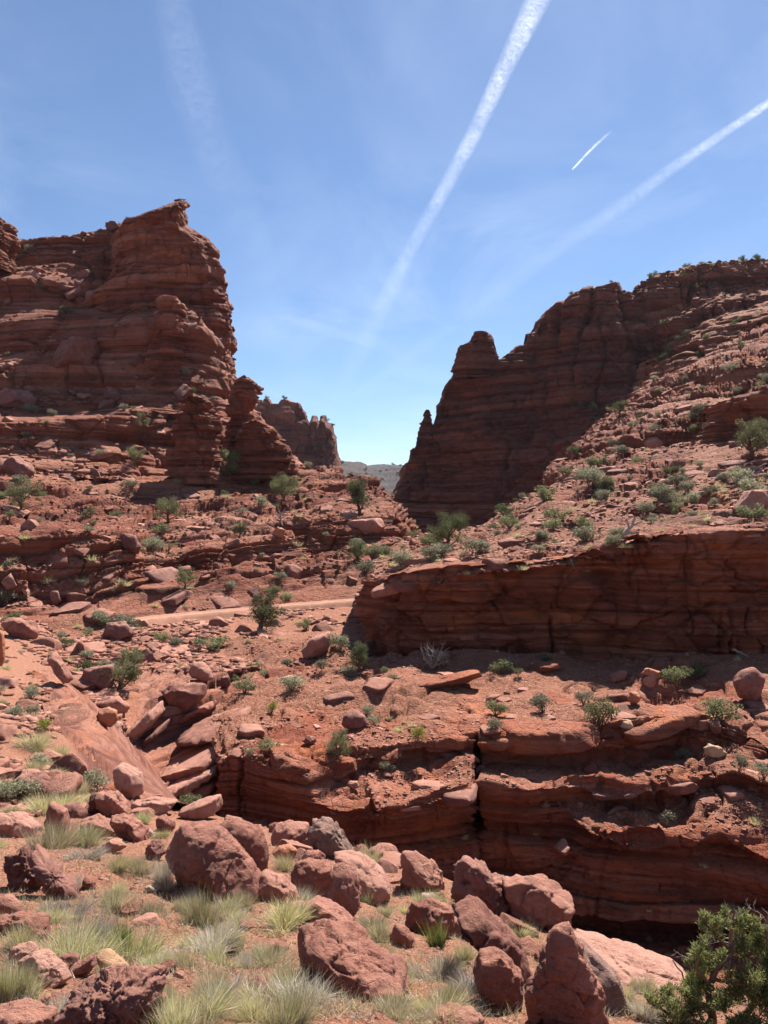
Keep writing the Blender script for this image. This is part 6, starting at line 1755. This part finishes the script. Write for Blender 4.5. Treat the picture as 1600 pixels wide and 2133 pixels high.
# ---- the near juniper at the right
def near_juniper():
    rng = np.random.default_rng(77)
    d = depth_at(1480, 2124) * 0.97
    base = np.array(PX(1480, 2170, d)); S = d / F            # metres per photo pixel
    root = empty('juniper_tree', base)
    tag(root, 'near green juniper with bare grey twigs at its top in the bottom right corner', 'tree')
    def W(px, py, dy=0.0):
        return np.array([(px - 1480) * S, dy, (2170 - py) * S])
    tr = [W(1484, 2185), W(1486, 2120, 0.01), W(1478, 2070, 0.02), W(1492, 2030, 0.02), W(1525, 1985, 0.02), W(1522, 1950, 0.0), W(1527, 1915, 0.0), W(1530, 1898)]
    tv, tf = tube(tr, np.array([11, 9, 7, 6, 5, 4.0, 2.6, 1.2]) * S, 9)
    t2 = [W(1500, 2185), W(1530, 2120, -0.05), W(1575, 2060, -0.06), W(1600, 2000, -0.03), W(1596, 1940, 0), W(1600, 1905, 0)]
    tv2, tf2 = tube(t2, np.array([9, 7, 6, 5, 3, 1.5]) * S, 8)
    V, Fc = join([(tv, tf), (tv2, tf2)])
    link('trunk', mesh_np('trunk', V, Fc, True, [WOOD]), root)
    br = [
        ([W(1478, 2100), W(1440, 2085, -0.06), W(1395, 2095, -0.12), W(1350, 2060, -0.14), W(1330, 2050, -0.14)], 6),
        ([W(1484, 2120), W(1430, 2128, -0.15), W(1375, 2130, -0.2), W(1340, 2100, -0.22)], 6),
        ([W(1486, 2060), W(1455, 2025, -0.05), W(1440, 1990, -0.05), W(1458, 1950, -0.05)], 5),
        ([W(1524, 1980), W(1490, 1950, -0.06), W(1465, 1915, -0.06), W(1460, 1895, -0.05)], 4),
        ([W(1526, 1975), W(1560, 1950, 0.05), W(1575, 1930, 0.05)], 4),
        ([W(1560, 2080), W(1610, 2040, -0.1), W(1660, 2030, -0.1)], 6),
        ([W(1595, 2010), W(1640, 1970, 0.05), W(1680, 1960, 0.05)], 5),
        ([W(1500, 2150), W(1560, 2140, -0.25), W(1620, 2120, -0.3)], 6),
        ([W(1486, 2130), W(1470, 2100, 0.2), W(1440, 2060, 0.3)], 5),
        ([W(1490, 2040), W(1520, 2020, -0.15), W(1545, 2010, -0.2)], 4),
    ]
    cen, rad = [], []
    for pts, r in br:
        pts = np.array(pts)
        ptd = np.stack([np.interp(np.linspace(0, 1, 10), np.linspace(0, 1, len(pts)), pts[:, k]) for k in range(3)], 1)
        ptd[1:-1] += rng.normal(0, 2.5 * S, (8, 3))
        link('branch', mesh_np('branch', *tube(ptd, np.linspace(r, 1.2, 10) * S, 6), True, [WOOD]), root)
    # foliage sprays: (px, py, dy, radius px)
    cl = [(1345, 2055, -.14, 22), (1370, 2040, -.14, 20), (1392, 2075, -.12, 26), (1360, 2090, -.18, 24), (1338, 2105, -.2, 16), (1410, 2050, -.1, 24), (1435, 2075, -.1, 28), (1400, 2110, -.2, 28), (1440, 2115, -.2, 30),
          (1372, 2128, -.22, 24), (1455, 2045, 0, 28), (1448, 2010, 0, 20), (1462, 1985, 0, 22), (1452, 1975, -.05, 14), (1470, 2090, .1, 34), (1480, 2030, .1, 30), (1500, 2065, -.1, 34), (1520, 2030, -.1, 32), (1545, 2010, -.15, 32),
          (1550, 2055, -.1, 36), (1580, 2030, -.1, 34), (1605, 2060, -.1, 36), (1590, 2090, -.2, 36), (1540, 2095, -.2, 34), (1510, 2105, -.2, 34), (1570, 2125, -.25, 36), (1620, 2110, -.3, 40), (1500, 2140, -.2, 36), (1450, 2140, -.2, 36),
          (1462, 1900, -.05, 14), (1475, 1912, -.05, 15), (1460, 1918, -.05, 13), (1478, 1930, -.05, 16), (1500, 1912, -.05, 15), (1512, 1902, 0, 12), (1490, 1945, 0, 16), (1540, 1920, 0, 16), (1558, 1915, .05, 14), (1550, 1940, .05, 18), (1575, 1935, .05, 18),
          (1585, 1960, .05, 24), (1600, 1985, .05, 28), (1560, 1985, .05, 26), (1540, 1970, .05, 18), (1620, 2010, 0, 36), (1640, 1970, .05, 30), (1660, 2030, -.1, 40), (1470, 1960, 0, 14), (1605, 1945, 0, 20), (1575, 2000, -.1, 26), (1515, 2000, .05, 20), (1530, 2130, -.1, 40)]
    C = np.array([W(a, b, c) for a, b, c, _ in cl]); Rd = np.array([r * 0.86 for *_, r in cl]) * S
    # each spray is many little scale-leaf twigs pointing outwards and up
    V_, F_, T_ = [], [], []
    tot = 46000
    n_ = np.maximum((Rd ** 2 / (Rd ** 2).sum() * tot).astype(int), 150)
    roots, dirs, tone = [], [], []
    for c, r, n in zip(C, Rd, n_):
        kk = 14
        sub = rng.normal(size=(kk, 3)); sub /= np.linalg.norm(sub, axis=1, keepdims=True); sub = c + sub * r * rng.uniform(0.35, 1.0, (kk, 1)) * np.array([1, 1, 0.9])
        k = rng.integers(0, kk, n)
        p = sub[k] + rng.normal(0, 0.20 * r, (n, 3))
        dd = (p - c) / r + np.array([0, 0, 0.7]) + rng.normal(0, 0.5, (n, 3)); dd /= np.linalg.norm(dd, axis=1, keepdims=True)
        roots.append(p); dirs.append(dd); tone.append(np.clip(rng.random(kk)[k] * 0.55 + rng.random(n) * 0.45, 0, 1))
    roots = np.concatenate(roots); dirs = np.concatenate(dirs); tone = np.concatenate(tone)
    V, Fc = strips(roots, dirs, rng.normal(0, 0.2, roots.shape), rng.uniform(4, 9, len(roots)) * S, rng.uniform(1.8, 3.4, len(roots)) * S, rng, 2)
    me = mesh_np('crown', V.reshape(-1, 3), Fc, False, [simple_mat('near_juniper_leaf', (0.09, 0.098, 0.034), translucent=0.33, tonecol=(0.31, 0.31, 0.125))])
    set_attr(me, 'tone', np.repeat(tone, V.shape[1]))
    link('crown', me, root)
    # bare bleached twigs
    parts = []
    def twig(p, dr, ln, r, lev):
        pts, rr = limb(rng, p, dr, ln, r, 6, 0.22, 0.04)
        parts.append(tube(pts, rr, 4))
        if lev > 0:
            for _ in range(4):
                q = pts[rng.integers(2, 7)]
                twig(q, pts[-1] - pts[0] + rng.normal(0, 0.6, 3) * ln, ln * rng.uniform(0.35, 0.6), r * 0.55, lev - 1)
    for px, py, dx, dz, ln in [(1527, 1925, 0.1, 1, 36), (1525, 1940, -0.6, 0.5, 60), (1524, 1955, -1, 0.15, 60), (1523, 1965, -0.9, -0.2, 60), (1526, 1935, 0.6, 0.6, 40), (1527, 1920, -0.3, 1, 34), (1598, 1925, -0.2, 1, 44), (1598, 1940, -0.6, 0.6, 50), (1600, 1935, 0.4, 0.8, 46),
                               (1524, 1975, 0.8, -0.1, 50), (1523, 1985, -0.8, -0.4, 50), (1440, 2000, -0.5, 0.3, 30), (1350, 2070, -0.4, -0.6, 40), (1400, 2110, -0.8, -0.6, 55), (1522, 2000, -0.6, -0.8, 40)]:
        twig(W(px, py), np.array([dx, rng.normal(0, 0.3), dz]), ln * S, 1.5 * S, 2)
    V, Fc = join(parts)
    link('dead_twigs', mesh_np('dead_twigs', V, Fc, False, [DEADW]), root)['kind'] = 'stuff'
near_juniper()

# ---- dead wood
def dead_log(label, px, py, pts, r):
    d = depth_at(px, py); S = d / F; rng = np.random.default_rng(px)
    parts = []
    for pl, rr in pts:
        P = np.array([((x - px) * S, dy, (py - y) * S) for x, y, dy in pl])
        n = 8
        P = np.stack([np.interp(np.linspace(0, 1, n), np.linspace(0, 1, len(P)), P[:, k]) for k in range(3)], 1) + rng.normal(0, 0.8 * S, (n, 3))
        parts.append(tube(P, np.linspace(rr, rr * 0.35, n) * S, 6))
    V, Fc = join(parts)
    o = link('dead_tree', mesh_np('dead_tree', V, Fc, True, [DEADW]), None, PX(px, py, d))
    tag(o, label, 'dead tree')
dead_log('fallen bleached dead tree with snapped limbs on the rim of the band', 1315, 1112, [([(1300, 1112, 0), (1318, 1095, 0.1), (1325, 1075, 0.1)], 5), ([(1318, 1095, 0.1), (1338, 1085, 0)], 3), ([(1300, 1112, 0), (1330, 1108, -0.2)], 4), ([(1312, 1100, 0), (1306, 1082, 0)], 2.5)], 5)
dead_log('grey dead branches tangled on the right slope near the edge', 1570, 985, [([(1555, 985, 0), (1575, 975, 0), (1600, 965, 0.1)], 4), ([(1570, 978, 0), (1562, 962, 0)], 2.5), ([(1575, 975, 0), (1590, 985, -.1)], 2.5)], 4)
dead_log('small leafless tree on the talus left of the nose', 585, 1085, [([(585, 1087, 0), (584, 1070, 0), (578, 1058, 0)], 2.4), ([(584, 1075, 0), (594, 1060, 0)], 1.8), ([(584, 1080, 0), (574, 1068, 0.2)], 1.5), ([(585, 1080, 0), (598, 1072, 0.2)], 1.4)], 3)
dead_log('dry stick lying in the shade on the bench at right', 1545, 1365, [([(1525, 1352, 0), (1545, 1360, 0), (1560, 1368, 0)], 2.5)], 2)

# ------------------------------------------------------------------ contrails: lit ice-cloud tubes at cruising height
def contrail(label, pts, H, seed, dens=1.0, fade=(0.0, 1.0), tex=1.0):
    """pts: (px, py, half width px)"""
    a = np.array(pts, float)
    n = 160
    t = np.linspace(0, 1, n); tt = np.linspace(0, 1, len(a))
    px = np.interp(t, tt, a[:, 0]); py = np.interp(t, tt, a[:, 1]); hw = np.interp(t, tt, a[:, 2])
    d = H * F / (CY - py)
    P = np.stack([(px - CX) / F * d, d, np.full(n, H)], 1)
    al = np.interp(t, tt, a[:, 3])
    hw = hw * 0.88
    R = hw / F * np.sqrt(d ** 2 + H ** 2)
    k = 40
    T = np.gradient(P, axis=0); T /= np.linalg.norm(T, axis=1, keepdims=True)
    A = np.stack([-T[:, 1], T[:, 0], 0 * T[:, 0]], 1)
    B = np.array([0, 0, 1.0])
    th = np.linspace(0, 2 * np.pi, k, endpoint=False)
    V = P[:, None] + R[:, None, None] * (A[:, None] * np.cos(th)[None, :, None] + B * np.sin(th)[None, :, None])
    me = mesh_np('contrail', V, grid_faces(n, k, True), True)
    set_attr(me, 'tone', np.repeat(al, k))
    m = bpy.data.materials.new('ice_cloud'); m.use_nodes = True; tr = m.node_tree; tr.nodes.clear()
    o = N(tr, 'ShaderNodeOutputMaterial')
    tp = N(tr, 'ShaderNodeBsdfTransparent')
    df = N(tr, 'ShaderNodeBsdfDiffuse', i_Color=(0.95, 0.96, 0.98, 1)); tl = N(tr, 'ShaderNodeBsdfTranslucent', i_Color=(0.95, 0.96, 0.98, 1))
    wmx = N(tr, 'ShaderNodeMixShader', i_0=0.75)
    L(tr, df.outputs[0], wmx.inputs[1]); L(tr, tl.outputs[0], wmx.inputs[2])
    lw = N(tr, 'ShaderNodeLayerWeight', i_Blend=0.5)
    core = math_(tr, 'POWER', math_(tr, 'SUBTRACT', 1.0, lw.outputs['Facing']), 1.35)
    geo = N(tr, 'ShaderNodeNewGeometry')
    fr = 0.0016 * tex * 9000.0 / H
    nz_ = noise(tr, geo.outputs['Position'], fr * 3.2, 8, 0.72, 1.2)
    nz2 = noise(tr, geo.outputs['Position'], fr * 0.45, 4, 0.6, 0.3)
    pf = math_(tr, 'MULTIPLY', maprange(tr, nz_, 0.36, 0.68, 0.06, 1.0), maprange(tr, nz2, 0.28, 0.66, 0.3, 1.0))
    tn = N(tr, 'ShaderNodeAttribute', attribute_name='tone').outputs['Fac']
    f = math_(tr, 'MULTIPLY', math_(tr, 'MULTIPLY', core, pf), tn)
    f = math_(tr, 'MULTIPLY', f, dens, True)
    mx = N(tr, 'ShaderNodeMixShader')
    L(tr, f, mx.inputs[0]); L(tr, tp.outputs[0], mx.inputs[1]); L(tr, wmx.outputs[0], mx.inputs[2]); L(tr, mx.outputs[0], o.inputs[0])
    me.materials.append(m)
    ob = link('contrail', me)
    tag(ob, label, 'contrail')
contrail('widest white contrail running from the top edge down towards the canyon mouth', [(1185, -140, 27, 1), (1115, 10, 26, 1), (1052, 140, 21, 0.95), (987, 280, 19, 0.85), (925, 395, 18, 0.65), (855, 520, 18, 0.5), (800, 630, 24, 0.42), (762, 710, 30, 0.36), (722, 780, 26, 0.24), (685, 860, 20, 0.06)], 9000, 1, 0.72)
contrail('faint broad contrail coming in from the right edge', [(1760, 110, 10, 1), (1600, 215, 10, 0.8), (1500, 282, 11, 0.6), (1400, 350, 15, 0.38), (1300, 425, 19, 0.24), (1200, 490, 22, 0.16), (1100, 560, 24, 0.12), (1000, 640, 24, 0.10), (850, 745, 16, 0.16), (700, 850, 12, 0.10)], 9600, 2, 0.58)
contrail('short fresh contrail of a climbing jet, sharp at its lower end', [(1193, 352, 2.0, 1.0), (1200, 345, 2.6, 1.0), (1225, 318, 3.0, 0.8), (1245, 298, 3.6, 0.35), (1275, 272, 4.0, 0.0)], 10200, 3, 1.6, tex=0.5)
contrail('old spread contrail fading into wisps over the left cliff', [(330, -120, 40, 0.10), (365, 40, 45, 0.14), (400, 180, 55, 0.20), (440, 300, 50, 0.14), (500, 430, 50, 0.10), (590, 640, 40, 0.06), (605, 760, 30, 0.0)], 9300, 4, 0.9, tex=0.8)
contrail('faint short streak crossing low over the canyon mouth', [(560, 655, 12, 0.0), (640, 675, 14, 0.14), (740, 702, 14, 0.16), (830, 735, 12, 0.12), (930, 790, 10, 0.0)], 9400, 5, 0.9, tex=0.8)

# ------------------------------------------------------------------ a label for every scattered thing, from the nearest landmark
LM = [(932, 1110, 'the broad juniper on the rim'), (545, 1270, 'the roadside juniper'), (748, 1360, 'the juniper at the cliff band end'), (246, 1400, 'the gully juniper'), (592, 1010, 'the bushy juniper below the mound'),
      (750, 1040, 'the slim juniper on the nose'), (742, 1150, 'the round juniper above the road'), (385, 1205, 'the brown-green ledge juniper'), (498, 1105, 'the flat-topped ledge juniper'), (1568, 910, 'the juniper before the square outcrop'),
      (45, 1040, 'the wide juniper at the left edge'), (1290, 850, 'the lone juniper under the right cliff'), (1388, 730, 'the juniper on the shaded bench'), (478, 965, 'the pale green juniper under the hoodoo'), (292, 880, 'the fresh green ledge juniper'),
      (280, 950, 'the olive juniper by the ledged pillar'), (350, 1060, 'the dense juniper clump'), (705, 1560, 'the two-crowned juniper'), (900, 1360, 'the bare dead shrub'), (1412, 1400, 'the bright green leafy shrub'),
      (1560, 1430, 'the big round shaded boulder'), (740, 1500, 'the round dark red bench boulder'), (420, 1398, 'the egg-shaped boulder'), (225, 1495, 'the orange round boulder'), (205, 1415, 'the large dark gully boulder'),
      (660, 1345, 'the tilted flat pale slab'), (268, 1135, 'the dark perched polygon rock'), (150, 740, 'the large boulder under the overhang'), (35, 830, 'the dark rounded ledge boulder'), (40, 1310, 'the brown square block'),
      (243, 1315, 'the flat-topped dark block by the road'), (1395, 1700, 'the tuft-like bush on the lit ledge'), (872, 1530, 'the yellow-green rim shrub'), (1132, 1460, 'the feathery pale shrub'), (1232, 985, 'the large sage bush'),
      (1347, 1050, 'the rounded sage bush'), (1315, 1095, 'the fallen bleached tree'), (1062, 1085, 'the crest bush'), (1540, 865, 'the square capped outcrop'), (1530, 1580, 'the spiny dry bush'), (1560, 1045, 'the pale triangular rock'),
      (1415, 1000, 'the grey bush with dead wood'), (780, 1100, 'the pale flat-topped ledge block'), (1033, 1470, 'the dense round bench shrub'), (450, 1800, 'the largest rounded boulder'), (720, 2030, 'the huge red boulder'),
      (240, 2090, 'the pitted dark boulder'), (430, 1950, 'the large grey dead clump'), (155, 1940, 'the largest sage mound'), (1180, 2030, 'the tall pointed rock'), (680, 1850, 'the split boulder'), (1010, 1860, 'the knobbly boulder'),
      (915, 1945, 'the bright green broom bush'), (985, 2020, 'the rounded grey dead clump'), (60, 1830, 'the dark jagged boulder'), (175, 1740, 'the bright green grass clump'), (85, 1640, 'the shaded dark boulder'), (200, 1680, 'the upright dark wedge'),
      (1480, 2000, 'the near juniper'), (1120, 1885, 'the big fissured boulder'), (65, 1470, 'the gully rim sage bushes'), (600, 850, 'the distant left butte'), (1000, 720, 'the right cliff pinnacle'), (1290, 600, 'the notch in the right crest'),
      (1546, 540, 'the bushy skyline tree'), (780, 970, 'the dip in the far hills'), (365, 680, 'the stubby rock pillar'), (95, 500, 'the flat left skyline')]
def label_scattered():
    nice = {'shrub_leaf': 'green ', 'sage_leaf': 'grey-green ', 'juniper_leaf': 'dark green ', 'pale_boulder': 'pale ', 'dark_boulder': 'dark '}
    kindp = {'rock': 'angular block', 'rock_slab': 'flat slab', 'shrub': 'shrub', 'grass_tuft': 'pale grass tuft', 'grass_clump': 'grass clump'}
    B = {}
    for o in list(COL.objects):
        if o.get('group') is None or o.parent is not None or o.data is None:
            continue
        x, y, d = [float(v) for v in proj(np.array(o.location, float))]
        k = min(range(len(LM)), key=lambda i: (LM[i][0] - x) ** 2 + (LM[i][1] - y) ** 2)
        dx, dy = x - LM[k][0], y - LM[k][1]
        dist = math.hypot(dx, dy)
        side = ('right of' if dx > 0 else 'left of') if abs(dx) > abs(dy) else ('below' if dy > 0 else 'above')
        mn = o.data.materials[0].name if o.data.materials else ''
        base = kindp[o.name.split('.')[0]]
        col = nice.get(mn, '')
        if base == 'grass clump':
            col = {'green_grass_blade': 'green ', 'pale_grass_blade': 'pale ', 'bunchgrass_blade': 'straw-yellow ', 'dead_grass_blade': 'grey dead '}.get(mn, '')
        B.setdefault((col + base, side, k), []).append((dist, o))
    ords = ['nearest', 'second nearest', 'third nearest', 'fourth nearest', 'fifth nearest', 'sixth nearest', 'seventh nearest', 'eighth nearest', 'ninth nearest', 'tenth nearest', 'eleventh nearest', 'twelfth nearest']
    for (b, side, k), lst in B.items():
        lst.sort(key=lambda t: t[0])
        for i, (dist, o) in enumerate(lst):
            pre = '' if len(lst) == 1 else (ords[i] if i < len(ords) else 'outlying') + ' '
            o['label'] = pre + b + ' ' + ('just ' if dist < 45 and len(lst) == 1 else '') + side + ' ' + LM[k][2]
label_scattered()

# ------------------------------------------------------------------ haze
def haze():
    x0, x1, y0, y1, z0, z1 = -2500, 2500, -2500, 2500, -30, 130
    V = np.array([[x, y, z] for x in (x0, x1) for y in (y0, y1) for z in (z0, z1)], float)
    Fc = np.array([[0, 1, 3, 2], [4, 6, 7, 5], [0, 4, 5, 1], [2, 3, 7, 6], [0, 2, 6, 4], [1, 5, 7, 3]])
    m = bpy.data.materials.new('haze'); m.use_nodes = True; t = m.node_tree; t.nodes.clear()
    o = N(t, 'ShaderNodeOutputMaterial')
    v = N(t, 'ShaderNodeVolumePrincipled')
    v.inputs['Color'].default_value = (0.80, 0.87, 1.0, 1)
    v.inputs['Density'].default_value = 0.00004
    v.inputs['Anisotropy'].default_value = 0.2
    L(t, v.outputs[0], o.inputs['Volume'])
    tag(link('haze', mesh_np('haze', V, Fc, False, [m])), kind='stuff')
haze()
